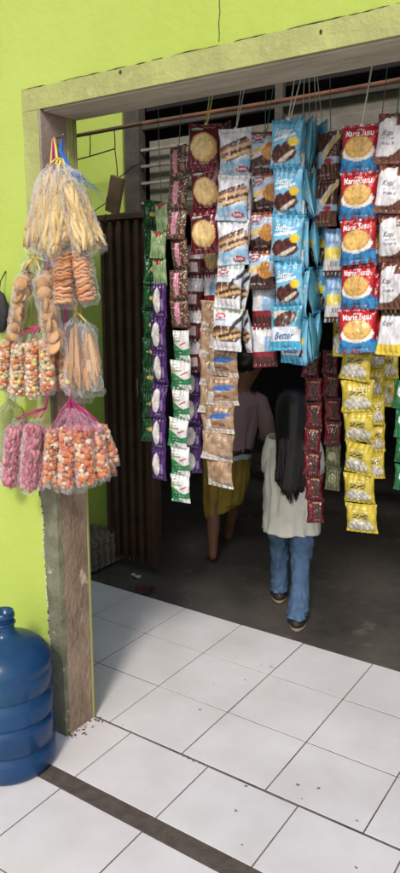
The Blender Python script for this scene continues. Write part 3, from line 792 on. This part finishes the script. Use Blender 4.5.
def contents(kind, L, r, pal, rnd):
    """snack pieces filling a bag of length L, radius r hanging down from z=0"""
    bm = bmesh.new(); LC = bm.verts.layers.float_color.new('Col')
    def paint(vs, c):
        c = lin(mixc(c, (c[0]*.7, c[1]*.7, c[2]*.6), rnd.random()*.5))
        for v in vs: v[LC] = c
    if kind in ('ball', 'pink'):
        pr = .0074 if kind == 'ball' else .0080
        z = -pr
        while z > -L+pr:
            k = max(3, int(2*PI*(r-pr*.6)/(2*pr*.82)))
            a0 = rnd.random()*6
            for i in range(k):
                t = a0+2*PI*i/k; rr = (r-pr*.7)*rnd.uniform(.72,1.1)
                pp = Vector((rr*math.cos(t), rr*.8*math.sin(t), z+rnd.uniform(-.006,.006)))
                if kind == 'ball': paint(piece_mesh(bm, 'ball', pp, pr*rnd.uniform(.6,1.3), rnd), rnd.choice(pal))
                else:
                    a = rnd.uniform(-.8,.8); d = Vector((math.sin(a)*.6, rnd.uniform(-.3,.3), math.cos(a)))*.012
                    paint(tubes_into(bm, [([pp-d, pp+Vector((rnd.uniform(-.003,.003),rnd.uniform(-.003,.003),0)), pp+d], [.004,.0065,.004])]), rnd.choice(pal))
            z -= pr*1.3
    elif kind == 'stick':
        for i in range(26):
            t = rnd.random()*2*PI; rr = r*math.sqrt(rnd.random())*.9; x, y = rr*math.cos(t), rr*math.sin(t)*.8
            z0, z1 = -rnd.uniform(.01,.25)*L, -L*rnd.uniform(.75,1.0)
            n = 9; pts = [Vector((x*(.25+.75*k/n)+.005*math.sin(k*1.1+i), y*(.3+.7*k/n)+.005*math.cos(k*.9+i*2), z0+(z1-z0)*k/n)) for k in range(n+1)]
            paint(tubes_into(bm, [(pts, [.003]+[rnd.uniform(.0045,.0068) for _ in range(n-1)]+[.003])]), rnd.choice(pal))
    elif kind == 'curl':
        z = -.008
        while z > -L+.006:
            for i in range(3):
                y = r*.6*math.sin(i*2.1+z*90); sl = rnd.uniform(-.005,.009)
                pts = [Vector((r*.95*(k/4-1), y*(1-.5*abs(k/4-1)) - r*.45*math.cos((k/4-1)*1.4), z+sl*(k/4-1)+.0022*math.sin(k*2+i))) for k in range(9)]
                paint(tubes_into(bm, [(pts, [.002]+[.0048]*7+[.002])]), rnd.choice(pal))
            z -= .0085
    elif kind == 'disc':
        z = -.02
        while z > -L:
            for i in range(2): paint(piece_mesh(bm, 'disc', Vector((rnd.uniform(-.007,.007), -.008+.012*i, z+rnd.uniform(-.006,.006))), r*.86*rnd.uniform(.75,1.05), rnd), rnd.choice(pal))
            z -= r*.95
    elif kind == 'wedge':
        for i in range(12):
            t = rnd.random()*2*PI; rr = r*math.sqrt(rnd.random())*.8
            p0 = Vector((rr*.4*math.cos(t), rr*.5*math.sin(t), -rnd.uniform(.0,.4)*L)); p1 = Vector((rr*1.3*math.cos(t), rr*math.sin(t), -L*rnd.uniform(.7,1)))
            paint(tubes_into(bm, [([p0, p0.lerp(p1,.3), p0.lerp(p1,.7), p1], [.004,.010,.011,.002])], 5), rnd.choice(pal))
    me = bpy.data.meshes.new('snack_pieces'); bm.to_mesh(me); bm.free()
    return me
def bag_film(L, r, rnd, m, flare):
    """wrinkled clear bag gathered at the top, z=0 is where the snacks begin, flare = gathered neck length"""
    n = 40; prof = [(.006,flare),(.010,flare*.75),(.45*r,flare*.35),(.9*r,.0)] + [((1.08+.05*math.sin(t*40+L*300))*r,-L*t) for t in (.06,.12,.19,.26,.33,.4,.47,.54,.61,.68,.75,.82,.89)] + [(1.03*r,-L*.97),(.85*r,-L-.004),(.8*r,-L-.009)]
    vs, fs = [], []; s = rnd.random()*50
    for j, (rr, z) in enumerate(prof):
        for i in range(n):
            t = 2*PI*i/n; k = 1+.10*math.sin(t*7+s+j*.3)*(1.6 if z > 0 else .35)+.16*nz(math.cos(t)*2+s, math.sin(t)*2, z*30)+.09*nz(math.cos(t)*6+s, math.sin(t)*6, z*110)
            flat = .82 if z > -L*.9 else .55
            vs.append((rr*k*math.cos(t)*(1.0 if flat > .6 else 1.25), rr*k*flat*math.sin(t), z+.003*nz(i*.6, j, s)))
    for j in range(len(prof)-1):
        for i in range(n): fs.append((j*n+i, j*n+(i+1) % n, (j+1)*n+(i+1) % n, (j+1)*n+i))
    me = bpy.data.meshes.new('bag'); me.from_pydata(vs, [], fs); me.update(); me.materials.append(m)
    me.polygons.foreach_set('use_smooth', [True]*len(fs))
    return me
def bundle(name, label, cat, tie, bags, kind, pal, filmm, tiem, Y, flare=.03, group=None, hang=None):
    """bags: list of (x_top, y_top, x_bottom, y_bottom, width_px, dY); tied together at pixel 'tie'"""
    T = at(tie[0], tie[1], Y); rnd = random.Random(int(tie[0]*13+tie[1]*7))
    root = empty(name, T, label, cat, group)
    for (xt, yt, xb, yb, wpx, dy) in bags:
        a, b = at(xt, yt, Y+dy), at(xb, yb, Y+dy); L = (a-b).length; r = wpx*depth(a)/F/2*(rnd.uniform(.95,1.08) if kind in ('ball','pink') else rnd.uniform(1.05,1.3))
        f = bpy.data.objects.new('bag', bag_film(L, r, rnd, filmm, flare)); C.objects.link(f); f.parent = root
        f.location = a-T; d = (b-a).normalized()
        f.rotation_mode = 'QUATERNION'; f.rotation_quaternion = Vector((0,0,-1)).rotation_difference(d) @ Matrix.Rotation(rnd.uniform(-.4,.4), 3, 'Z').to_quaternion()
        me = contents(kind, L, r, pal, rnd); me.materials.append(M_snack)
        me.polygons.foreach_set('use_smooth', [kind != 'wedge']*len(me.polygons))
        s = bpy.data.objects.new('snack_pieces', me); C.objects.link(s); s.parent = f
        dz = a + (a-b).normalized()*flare
        tube('tie', [([dz-T, (dz-T)*.5+Vector((rnd.uniform(-.006,.006),rnd.uniform(-.004,.004),.004)), Vector((0,0,0))], .0022)], tiem, root, n=5)
    if hang:
        pts = [Vector((0,0,0))] + [at(*h)-T for h in hang]
        tube('hanger', [(pts, .0034)], tiem, root, n=6)
    return root
YB_ = -.20
CREAM = [(228,190,118),(216,174,100),(236,208,148)]
PEACH = [(220,160,120),(206,140,98),(230,178,140)]
BALLS = [(218,124,78),(228,150,98),(240,226,204),(236,206,110),(214,112,72),(236,190,148),(216,206,150),(240,212,180)]
bundle('snack_bundle', 'topmost bundle of bags with long cream cracker sticks, on the jamb', 'snack bundle', (57,158),
       [(49,172,37,250,19,-.02),(55,172,49,258,17,-.05),(61,172,65,250,19,-.06),(66,172,78,248,18,-.03),(70,174,92,246,18,.02),(46,176,31,232,14,.03),(62,176,58,246,18,.03),(72,180,97,243,14,.05),(44,182,31,250,15,-.01),(58,180,55,262,16,-.075),(68,182,86,254,17,-.055),(76,186,101,250,13,.01)],
       'stick', CREAM, M_film, M_yraffia, YB_, .02, hang=[(56,148,-.17),(54,138,-.128)])
bundle('snack_bundle', 'two bags of peach coloured curly snacks under the cracker sticks', 'snack bundle', (72,240),
       [(64,252,65,306,19,-.04),(81,250,90,303,20,-.03),(73,250,76,300,17,.0)], 'curl', PEACH, M_film, M_yraffia, YB_, .02, hang=[(66,200,-.17),(57,160,-.15),(55,139,-.128)])
bundle('snack_bundle', 'narrow bags of round flat brown crackers, one overlapping the other snacks', 'snack bundle', (34,258),
       [(24,276,16,334,14,-.02),(42,278,56,348,20,-.06),(28,262,27,295,11,0),(46,268,52,330,15,.0),(20,288,13,338,12,.02)], 'disc', [(214,160,100),(204,148,90),(222,174,120)], M_film, M_yraffia, YB_, .02, hang=[(48,200,-.16),(53,139,-.128)])
bundle('snack_bundle', 'bags of orange, yellow and white ball snacks, the higher of two such bundles', 'snack bundle', (44,326),
       [(6,342,3,388,13,.02),(19,344,17,398,15,-.02),(32,342,32,396,15,-.05),(46,340,48,392,15,-.05),(66,346,66,386,14,.0),(12,340,9,394,13,.04),(26,340,25,392,14,.03),(39,340,41,396,14,.02),(57,342,57,388,13,.01)], 'ball', BALLS, M_film, M_pinktie, YB_, .022, hang=[(50,230,-.17),(53,139,-.128)])
bundle('snack_bundle', 'bag of tan wedge crackers beside the higher ball snacks', 'snack bundle', (76,312),
       [(74,324,74,392,18,-.01),(84,326,92,394,20,.02),(80,330,83,400,16,.05),(88,330,97,388,14,.0)], 'wedge', [(206,160,118),(190,142,102),(216,176,136)], M_film, M_yraffia, YB_, .02, hang=[(70,250,-.14),(57,150,-.13),(55,139,-.128)])
bundle('snack_bundle', 'bundle of pink snack bags hanging lowest beside the wall', 'snack bundle', (46,408),
       [(15,428,9,484,17,-.01),(33,428,27,490,20,-.05),(24,424,20,480,16,.03),(40,428,39,486,15,-.02),(10,432,5,480,12,.03)], 'pink', [(206,120,140),(190,100,124),(220,144,158)], M_film, M_pinktie, YB_, .03, hang=[(49,385,-.18),(50,300,-.15),(53,140,-.128)])
bundle('snack_bundle', 'bundle of orange and white ball snacks in pink topped bags, hanging lowest', 'snack bundle', (70,400),
       [(53,432,49,484,16,-.03),(68,428,66,489,18,-.06),(83,426,86,484,18,-.05),(95,426,104,478,16,-.01),(102,428,115,464,13,.03),(60,430,58,488,15,.0),(76,428,77,490,16,-.02),(89,428,95,482,16,-.0),(99,428,110,474,14,.04)], 'ball', BALLS[:3]+BALLS[4:6]+[(226,130,80)], M_film, M_pinktie, YB_, .012, hang=[(69,380,-.18),(62,250,-.15),(55,139,-.128)])
# pinkish gathered bag tops above the lowest bundle
root = [o for o in bpy.data.objects if o.get('label', '').startswith('bundle of orange and white')][0]
def drape(px, Y, m, n=60):
    vs, fs = [], []
    for j in range(13):
        t = j/12
        for i in range(n+1):
            s = i/n
            x = px[0][0]*(1-t)*(1-s)+px[0][1]*(1-t)*s + t*((1-s)*px[1][0]+s*px[1][1]); y = (1-t)*px[2]+t*px[3]
            p = at(x, y + (2.5*math.sin(s*23)+5*nz(s*9,2,2))*t*t, Y-.05*t-.012*math.sin(s*31+t*3)*t-.03*math.sin(s*PI)*t-.02*nz(s*12,t*5,4)*t)
            vs.append(p-root.location)
    for j in range(12):
        for i in range(n): fs.append((j*(n+1)+i, j*(n+1)+i+1, (j+1)*(n+1)+i+1, (j+1)*(n+1)+i))
    return pyobj('bag_top', vs, fs, m, root, smooth=True)
drape(((66,76),(46,106),408,430), YB_-.02, M_filmpink)
# blue raffia
p0 = at(62,140,-.125)
o = empty('blue_raffia', p0, 'frayed bright blue raffia string knotted at the top of the jamb', 'string')
rnd = random.Random(3); ls = []
for k in range(7):
    j = lambda s: Vector((rnd.uniform(-s,s), rnd.uniform(-s,s), rnd.uniform(-s,s)))
    ls.append(([Vector((0,0,0)), at(61,152,-.14)-p0+j(.004), at(65,163,-.15)-p0+j(.005), at(72,172,-.155)-p0+j(.006), at(80,180,-.155)-p0+j(.01)], .0028))
for k in range(5): ls.append(([at(74,172,-.155)-p0, at(84,180,-.14)-p0+j(.008), at(92+3*k,186+3*k,-.12)-p0+j(.01)], .0006))
tube('strands', ls, M_raffia, o, n=5)
# nail the bundles hang from
tag(tube('nail', [([(XL+.006,-.09,at(56,139,-.09).z),(XL+.06,-.105,at(56,139,-.09).z+.004)], .003)], M_steelw, n=8), 'steel nail in the top of the jamb holding the snack bundles', 'nail')
# black pouch and clear bag at the picture's edge
p = at(0, 312, -.17)
bm = bmesh.new(); q = bmesh.ops.create_uvsphere(bm, u_segments=24, v_segments=16, radius=1)['verts']
for v in q: v.co = Vector((v.co.x*.034*(1+.1*nz(*(v.co*2))), v.co.y*.018, v.co.z*.062+.006*nz(*(v.co*3))))
o = empty('black_pouch', p, 'small black pouch hanging on the lime wall beside the cracker bags', 'pouch')
bmobj('pouch_body', bm, mat('black_cloth', (30,28,30), .7, (44,40,42), 20, bump=.4), o, smooth=True)
tube('cord', [([(0,0,.055),(-.002,.01,.09),(0,.03,.12)], .002)], M_wire, o)
p = at(10, 405, -.17)
o = empty('clear_bag', p, 'crumpled empty clear plastic bag on the wall behind the pink snacks', 'bag')
f = bpy.data.objects.new('film', bag_film(.17, .045, random.Random(5), film('clear_film_dull', (214,216,190), .12), .03)); C.objects.link(f); f.parent = o; f.location = (0,0,-.01)
tube('cord', [([(0,0,.02),(0,.03,.05)], .0018)], M_string, o)

# ------------------------------------------------------------------ people
M_skin = mat('skin', (116,80,62), .6, (102,68,52), 12)
M_hair = mat('black_hair', (16,14,15), .42, spec=.5)
M_shirtw = mat('cream_cotton', (226,224,214), .85, (214,212,202), 12, bump=.15, bscale=300)
M_jeans = mat('blue_denim', (92,122,156), .85, (70,98,134), 9, bump=.2, bscale=300, col3=(130,156,182), n3=7)
M_shoe = mat('dark_shoe', (62,56,50), .6); M_sole = mat('tan_sole', (156,142,118), .7)
M_mauve = mat('mauve_cotton', (132,112,114), .85, (136,108,112), 10, bump=.15, bscale=300)
M_olivec = mat('olive_cloth', (140,120,44), .85, (118,100,34), 8, bump=.15, bscale=300)
M_belt = mat('black_belt', (26,24,24), .5); M_pale = mat('pale_blue_cloth', (150,160,170), .85)
def skin_body(name, V, E, m, parent):
    names = list(V); me = bpy.data.meshes.new(name)
    me.from_pydata([V[k][0] for k in names], [(names.index(a), names.index(b)) for a, b in E], [])
    ob = bpy.data.objects.new(name, me); C.objects.link(ob)
    ob.modifiers.new('skin', 'SKIN'); s = ob.modifiers.new('sub', 'SUBSURF'); s.levels = 2; s.render_levels = 2
    lay = me.skin_vertices[0].data if me.skin_vertices else None
    for i, k in enumerate(names):
        r = V[k][1]; lay[i].radius = r if isinstance(r, tuple) else (r, r); lay[i].use_root = (k == 'pelvis')
    dg = bpy.context.evaluated_depsgraph_get(); out = bpy.data.meshes.new_from_object(ob.evaluated_get(dg))
    C.objects.unlink(ob); bpy.data.objects.remove(ob)
    out.materials.clear(); out.materials.append(m)
    return link(name, out, m, parent, smooth=True)
def body(parent, S, legs, arms, lean=0):
    """S: stature scale (1 = 1.1 m).  x right, y forward (away from the camera), z up."""
    def tf(p, up=True):
        x, y, z = p
        if up and z > .5: x += lean*(z-.5)
        return (x*S, y*S, z*S)
    V = {'pelvis':((0,0,.55),.070),'waist':((0,0,.65),.062),'chest':((0,.0,.76),.070),'upper':((0,-.005,.83),.055),'neck':((0,.0,.885),.030),
         'skull':((0,.008,.955),(.062,.058)),'crown':((0,.0,1.015),(.068,.066)),'top':((0,.0,1.062),.040),
         'jaw':((0,.045,.935),.034),'chin':((0,.062,.915),.016),'nose':((0,.088,.965),.010),
         'ear_a':((.068,-.002,.965),.012),'ear_b':((-.068,-.002,.965),.012)}
    E = [('pelvis','waist'),('waist','chest'),('chest','upper'),('upper','neck'),('neck','skull'),('skull','crown'),('crown','top'),('skull','jaw'),('jaw','chin'),('skull','nose'),('skull','ear_a'),('skull','ear_b')]
    for sgn, nm in ((1,'r'),(-1,'l')):
        hip, knee, ank, toe = legs[nm]
        V['hip'+nm] = (hip,.058); V['thigh'+nm] = (tuple(Vector(hip).lerp(Vector(knee),.5)),.050); V['knee'+nm] = (knee,.037)
        V['calf'+nm] = (tuple(Vector(knee).lerp(Vector(ank),.35)),.036); V['ankle'+nm] = (ank,.021)
        hl = Vector(ank)+Vector((0,-.02,-.03)); V['heel'+nm] = (tuple(hl),.020)
        V['ball'+nm] = (tuple(Vector(ank).lerp(Vector(toe),.7)+Vector((0,0,-.012))),(.026,.014)); V['toe'+nm] = (toe,(.02,.009))
        E += [('pelvis','hip'+nm),('hip'+nm,'thigh'+nm),('thigh'+nm,'knee'+nm),('knee'+nm,'calf'+nm),('calf'+nm,'ankle'+nm),('ankle'+nm,'heel'+nm),('ankle'+nm,'ball'+nm),('ball'+nm,'toe'+nm)]
        sh, el, wr, hd = arms[nm]
        V['sho'+nm] = (sh,.032); V['elb'+nm] = (el,.024); V['fore'+nm] = (tuple(Vector(el).lerp(Vector(wr),.3)),.025); V['wri'+nm] = (wr,.016)
        d = (Vector(hd)-Vector(wr)).normalized(); side = Vector((0,0,1)).cross(d).normalized()
        if side.length < .1: side = Vector((1,0,0))
        pa = Vector(wr)+d*.035; V['palm'+nm] = (tuple(pa),(.022,.012))
        E += [('upper','sho'+nm),('sho'+nm,'elb'+nm),('elb'+nm,'fore'+nm),('fore'+nm,'wri'+nm),('wri'+nm,'palm'+nm)]
        dn = d.cross(side); dn = dn if dn.z < 0 else -dn
        for q, (o_, ln) in enumerate(((-.019,.044),(-.0065,.052),(.0065,.049),(.019,.038))):
            a = pa + side*o_ + d*.016; b = a + d*ln*.5 + dn*.006; c = b + d*ln*.4 + dn*.016
            V['fa%d'%q+nm] = (tuple(a),.0072); V['fb%d'%q+nm] = (tuple(b),.0062); V['fc%d'%q+nm] = (tuple(c),.005)
            E += [('palm'+nm,'fa%d'%q+nm),('fa%d'%q+nm,'fb%d'%q+nm),('fb%d'%q+nm,'fc%d'%q+nm)]
        a = Vector(wr)+d*.02 - side*.022*sgn; b = a + d*.018 - side*.012*sgn + dn*.006; V['ta'+nm] = (tuple(a),.0078); V['tb'+nm] = (tuple(b),.006)
        E += [('palm'+nm,'ta'+nm),('ta'+nm,'tb'+nm)]
    V2 = {}
    for k, (p, r) in V.items(): V2[k] = (tf(p), tuple(x*S for x in r) if isinstance(r, tuple) else r*S)
    b = skin_body('body', V2, E, M_skin, parent)
    # face: eyes and mouth
    bm = bmesh.new()
    for sx in (-.024,.024): bmesh.ops.create_uvsphere(bm, u_segments=10, v_segments=8, radius=.008*S, matrix=Matrix.Translation(tf((sx,.064,.978))))
    bmobj('eyes', bm, M_darkink, parent, smooth=True)
    bm = bmesh.new(); bmesh.ops.create_uvsphere(bm, u_segments=10, v_segments=6, radius=1, matrix=Matrix.Translation(tf((0,.076,.938))) @ Matrix.Diagonal((.017*S,.006*S,.005*S,1)))
    bmobj('mouth', bm, mat('lips', (140,74,66), .5), parent, smooth=True)
    return tf
def loft(name, rings, m, parent, S=1, n=40, fold=.0, seed=0, thick=.003, cap=False, tf=None, wrinkle=False):
    """rings: (cx,cy,cz,rx,ry[,tilt])"""
    K = []
    for i in range(len(rings)-1):           # smooth in between
        for t in (0,.125,.25,.375,.5,.625,.75,.875): K.append(tuple(a*(1-t)+b*t for a, b in zip(rings[i], rings[i+1])))
    K.append(rings[-1])
    vs, fs = [], []
    for j, (cx, cy, cz, rx, ry) in enumerate(K):
        for i in range(n):
            t = 2*PI*i/n
            if wrinkle: q = .8*nz(math.cos(t)*1.6+seed, math.sin(t)*1.6, cz*34+3*math.cos(t+seed)) + .5*nz(math.cos(t)*3, math.sin(t)*3+seed, cz*60)
            else: q = (.55-abs(nz(math.cos(t)*3.2+seed+cz*2, math.sin(t)*3.2, cz*3.5))*2.2) + .5*nz(math.cos(t)*5, math.sin(t)*5+seed, cz*14)
            f = 1 + fold*q*2
            p = (cx+rx*f*math.cos(t), cy+ry*f*math.sin(t), cz+.008*nz(math.cos(t)*2, math.sin(t)*2, seed)*(1 if j in (0, len(K)-1) else .3))
            vs.append(tf(p) if tf else tuple(q*S for q in p))
    for j in range(len(K)-1):
        for i in range(n): fs.append((j*n+i, j*n+(i+1) % n, (j+1)*n+(i+1) % n, (j+1)*n+i))
    if cap: fs.append(tuple((len(K)-1)*n+i for i in range(n)))
    o = pyobj(name, vs, fs, m, parent, smooth=True)
    s = o.modifiers.new('thick', 'SOLIDIFY'); s.thickness = thick; s.offset = 1
    return o
def shoe(parent, ank, toe, S, tf):
    a, b = Vector(ank), Vector(toe); d = (b-a); d.z = 0; d.normalize(); sd = Vector((d.y,-d.x,0))
    def sole(z0, z1, k, name, m):
        vs, fs = [], []; n = 28; rows = ((z0,1.0),(z1*.5+z0*.5,1.02),(z1,.96 if name == 'sole' else .62))
        for z, q in rows:
            for i in range(n):
                t = 2*PI*i/n; ly = .072*math.cos(t)*q; lx = .038*math.sin(t)*q*(1+.12*math.cos(t))
                p = a + d*(ly+.028) + sd*lx; vs.append(tf((p.x, p.y, a.z-.06+z+ (.012*max(0,-math.cos(t)) if z == z1 and name != 'sole' else 0)), False) if tf else p)
        for j in range(2):
            for i in range(n): fs.append((j*n+i, j*n+(i+1) % n, (j+1)*n+(i+1) % n, (j+1)*n+i))
        fs.append(tuple(range(n))[::-1]); fs.append(tuple(2*n+i for i in range(n)))
        return pyobj(name, vs, fs, m, parent, smooth=(name != 'sole'))
    sole(.0,.014,1,'sole',M_sole); sole(.0145,.056,1,'shoe_upper',M_shoe)

# girl
fr, fl = ground(297,626,-.108), ground(279,600,-.108)
S = 1.02
base = (fr.lerp(fl,.45)); rzg = math.radians(24)
g = empty('person', (base.x, base.y, -.112), 'person with long black hair, cream shirt and blue jeans walking out', 'person', None, rzg)
Ri = Matrix.Rotation(-rzg, 3, 'Z')
lr, ll = (Ri @ (fr-base))/S, (Ri @ (fl-base))/S
ar, al = (lr.x, lr.y-.01, .062), (ll.x, ll.y-.01, .070)
legs = {'r': ((.052,0,.50),((.052+ar[0])/2+.004,(ar[1])/2+.02,.29),ar,(ar[0]+.01,ar[1]+.10,.024)), 'l': ((-.052,0,.50),((-.052+al[0])/2,(al[1])/2+.03,.29),al,(al[0]-.01,al[1]+.10,.030))}
arms = {'r': ((.092,.005,.825),(.104,.05,.69),(.085,.16,.65),(.05,.21,.66)), 'l': ((-.092,.005,.825),(-.104,.05,.69),(-.085,.16,.65),(-.05,.21,.66))}
tf = body(g, S, legs, arms)
loft('shirt', [(0,0,.86,.05,.045),(0,0,.845,.088,.058),(0,0,.815,.114,.072),(0,0,.74,.122,.082),(0,0,.62,.123,.092),(0,0,.50,.127,.100),(0,-.002,.425,.130,.106)], M_shirtw, g, fold=.07, seed=2, tf=tf, n=72)
for sgn, nm in ((1,'r'),(-1,'l')):
    s0, e0 = Vector(arms[nm][0]), Vector(arms[nm][1]); K = []
    vs, fs = [], []; n = 18
    d = (e0-s0).normalized(); a = d.cross(Vector((0,1,0))).normalized(); b = d.cross(a)
    for j, (t, r) in enumerate(((-.34,.030),(.2,.046),(.6,.047),(.92,.046))):
        c = s0.lerp(e0, t)
        for i in range(n):
            th = 2*PI*i/n; vs.append(tf(c + a*r*math.cos(th)*(1+.1*nz(i*.5,j,sgn)) + b*r*math.sin(th)))
    for j in range(3):
        for i in range(n): fs.append((j*n+i, j*n+(i+1) % n, (j+1)*n+(i+1) % n, (j+1)*n+i))
    o = pyobj('sleeve', vs, fs, M_shirtw, g, smooth=True); o.modifiers.new('thick','SOLIDIFY').thickness = .003
for nm in ('r','l'):
    hip, knee, ank, toe = legs[nm]
    hv, kv, av = Vector(hip), Vector(knee), Vector(ank)
    rings = [(hv.x*.75,0,.545,.056,.068),(hv.x,0,.50,.060,.070)] + [tuple(hv.lerp(kv,.55))+(.053,.058), tuple(kv)+(.043,.046), tuple(kv.lerp(av,.5))+(.040,.043), tuple(kv.lerp(av,.85))+(.042,.046), (av.x,av.y,av.z-.004,.044,.050)]
    loft('trouser_leg', rings, M_jeans, g, fold=.17, wrinkle=True, seed=5 if nm == 'r' else 9, tf=lambda p: tf(p, False), n=32)
    shoe(g, ank, toe, S, tf)
# hair: a cap and long strands down the back
vs, fs = [], []; n = 36
prof = [(1.098,.012),(1.085,.046),(1.06,.068),(1.02,.079),(.97,.079),(.92,.072),(.87,.060),(.80,.050),(.75,.042),(.72,.032)]
for j, (z, r) in enumerate(prof):
    for i in range(n+1):
        t = PI + PI*(i/n)*1.0                    # the back half, from one side round the back to the other
        if z > .93: t = PI-.75+(PI+1.5)*(i/n)
        k = 1+.09*nz(math.cos(t)*3, math.sin(t)*3, z*2)
        sq = 1.0 if z > .93 else .62
        y0 = 0 if z > .93 else -.048-.02*(.93-z)/.3
        rag = .02*nz(i*.7, 0, 3) if j >= len(prof)-3 else 0
        vs.append(tf((r*k*1.0*math.cos(t), y0 + r*k*sq*math.sin(t), z+rag)))
for j in range(len(prof)-1):
    for i in range(n): fs.append((j*(n+1)+i, j*(n+1)+i+1, (j+1)*(n+1)+i+1, (j+1)*(n+1)+i))
ho = pyobj('hair', vs, fs, M_hair, g, smooth=True); ho.modifiers.new('thick','SOLIDIFY').thickness = .006
rnd = random.Random(11); ls = []
locks = [(PI+PI*rnd.random(), rnd.gauss(0,.010), rnd.random()) for _ in range(26)]
for k in range(360):
    lk = locks[k % 26]
    t = lk[0]+rnd.gauss(0,.10); t = min(2*PI-.05, max(PI+.05, t)); c, s_ = math.cos(t), math.sin(t)
    end = .565 + .09*lk[2]+.05*abs(c)+.02*rnd.random()
    spread = lk[1]+rnd.gauss(0,.003)
    pts = [(.078*c,.078*s_,1.0),(.082*c,.080*s_-.002,.93),(.070*c,-.05+.050*s_,.84),(.064*c+spread*.5,-.066+.036*s_,.74),(.056*c+spread,-.078+.030*s_,.64+.3*(end-.56)),(.044*c+spread*1.5+.008,-.090+.02*s_,end)]
    ls.append(([tf(p) for p in pts], [.003,.0034,.0034,.0032,.0028,.0008]))
tube('hair_strands', ls, M_hair, g, n=4)

# second person, farther away
f0 = ground(213,564,-.108)
S2 = 1.17; rz2 = math.radians(30)
g2 = empty('person', (f0.x+.06, f0.y+.05, -.112), 'person in mauve shirt and draped mustard cloth with bare calves in the dark beyond', 'person', None, rz2)
Ri = Matrix.Rotation(-rz2, 3, 'Z'); lf = (Ri @ (f0-Vector((g2.location.x, g2.location.y, -.108))))/S2
al = (lf.x, lf.y, .055); ar = (.0, .30, .055)
legs = {'l': ((-.055,0,.50),((-.055+al[0])/2-.005,al[1]/2+.01,.28),al,(al[0]-.03,al[1]+.10,.012)), 'r': ((.055,.02,.50),(.035,.17,.30),ar,(.0,.40,.012))}
arms = {'r': ((.10,0,.825),(.165,-.01,.665),(.12,.11,.63),(.05,.17,.66)), 'l': ((-.10,0,.825),(-.13,.03,.67),(-.10,.14,.60),(-.06,.2,.60))}
tf2 = body(g2, S2, legs, arms, lean=.17)
loft('shirt', [(0,0,.865,.045,.042),(0,0,.845,.086,.056),(0,0,.81,.108,.066),(0,0,.74,.110,.072),(0,0,.66,.104,.072),(0,0,.585,.104,.076)], M_mauve, g2, fold=.07, seed=7, tf=tf2, n=64)
for sgn, nm in ((1,'r'),(-1,'l')):
    ls_ = [Vector(arms[nm][0])+Vector((-.035*sgn,0,.012)), Vector(arms[nm][0])+Vector((-.004*sgn,0,-.004)), Vector(arms[nm][0]).lerp(Vector(arms[nm][1]),.5), Vector(arms[nm][1]), Vector(arms[nm][1]).lerp(Vector(arms[nm][2]),.55)]
    o = tube('sleeve', [([tf2(p) for p in ls_], [.038,.046,.048,.048,.042])], M_mauve, g2, n=16)
loft('belt', [(0,0,.597,.108,.080),(0,0,.572,.110,.082)], M_belt, g2, tf=tf2, fold=.0)
loft('underskirt', [(0,0,.575,.106,.079),(0,-.004,.548,.108,.083)], M_pale, g2, tf=tf2, fold=.02)
loft('wrap_skirt', [(0,0,.575,.106,.080),(-.004,.006,.52,.110,.086),(-.010,.015,.43,.108,.088),(-.018,.03,.34,.098,.084),(-.026,.045,.27,.086,.078)], M_olivec, g2, fold=.085, seed=4, tf=lambda p: tf2((p[0], p[1], p[2]+ (.035*(p[0]+.02)/.09 if p[2] < .30 else 0)), False), n=72)
bm = bmesh.new()
q = bmesh.ops.create_uvsphere(bm, u_segments=24, v_segments=16, radius=1)['verts']
for v in q:
    c = v.co.copy(); z = 1.02+.066*c.z; v.co = Vector(tf2((.076*c.x, -.012+.078*c.y, z)))*(1+.01*nz(*(c*9)))
bmesh.ops.delete(bm, geom=[v for v in bm.verts if (v.co.y > .045*S2 and v.co.z < 1.03*S2)], context='VERTS')
o = bmobj('hair', bm, M_hair, g2, smooth=True)

# ------------------------------------------------------------------ light
EL, AZ = math.radians(40), math.atan2(.407, -.914)          # the light comes from the camera's right, behind
w = bpy.data.worlds.new('World'); SC.world = w; w.use_nodes = True; nt = w.node_tree
sk = nt.nodes.new('ShaderNodeTexSky'); sk.sky_type = 'NISHITA'; sk.sun_disc = False; sk.sun_elevation = EL; sk.sun_rotation = AZ; sk.dust_density = 3; sk.ozone_density = 1.0; sk.air_density = .9
bg = nt.nodes['Background']; bg.inputs['Strength'].default_value = .15; nt.links.new(sk.outputs[0], bg.inputs[0])
sl = bpy.data.lights.new('sun', 'SUN'); sl.energy = 2.0; sl.angle = math.radians(9.0); sl.color = (1,.955,.90)
so = bpy.data.objects.new('sun', sl); C.objects.link(so)
dirv = Vector((-.407*math.cos(EL), .914*math.cos(EL), -math.sin(EL)))
so.rotation_euler = dirv.to_track_quat('-Z', 'Y').to_euler(); so.location = (3,-6,6)
vs_ = SC.view_settings; vs_.view_transform = 'Standard'; vs_.look = 'None'; vs_.exposure = .0; vs_.gamma = 1
try: vs_.use_curve_mapping = False
except Exception: pass
SC.cycles.max_bounces = 10; SC.cycles.transparent_max_bounces = 24; SC.cycles.diffuse_bounces = 5
try: SC.cycles.use_denoising = True
except Exception: pass
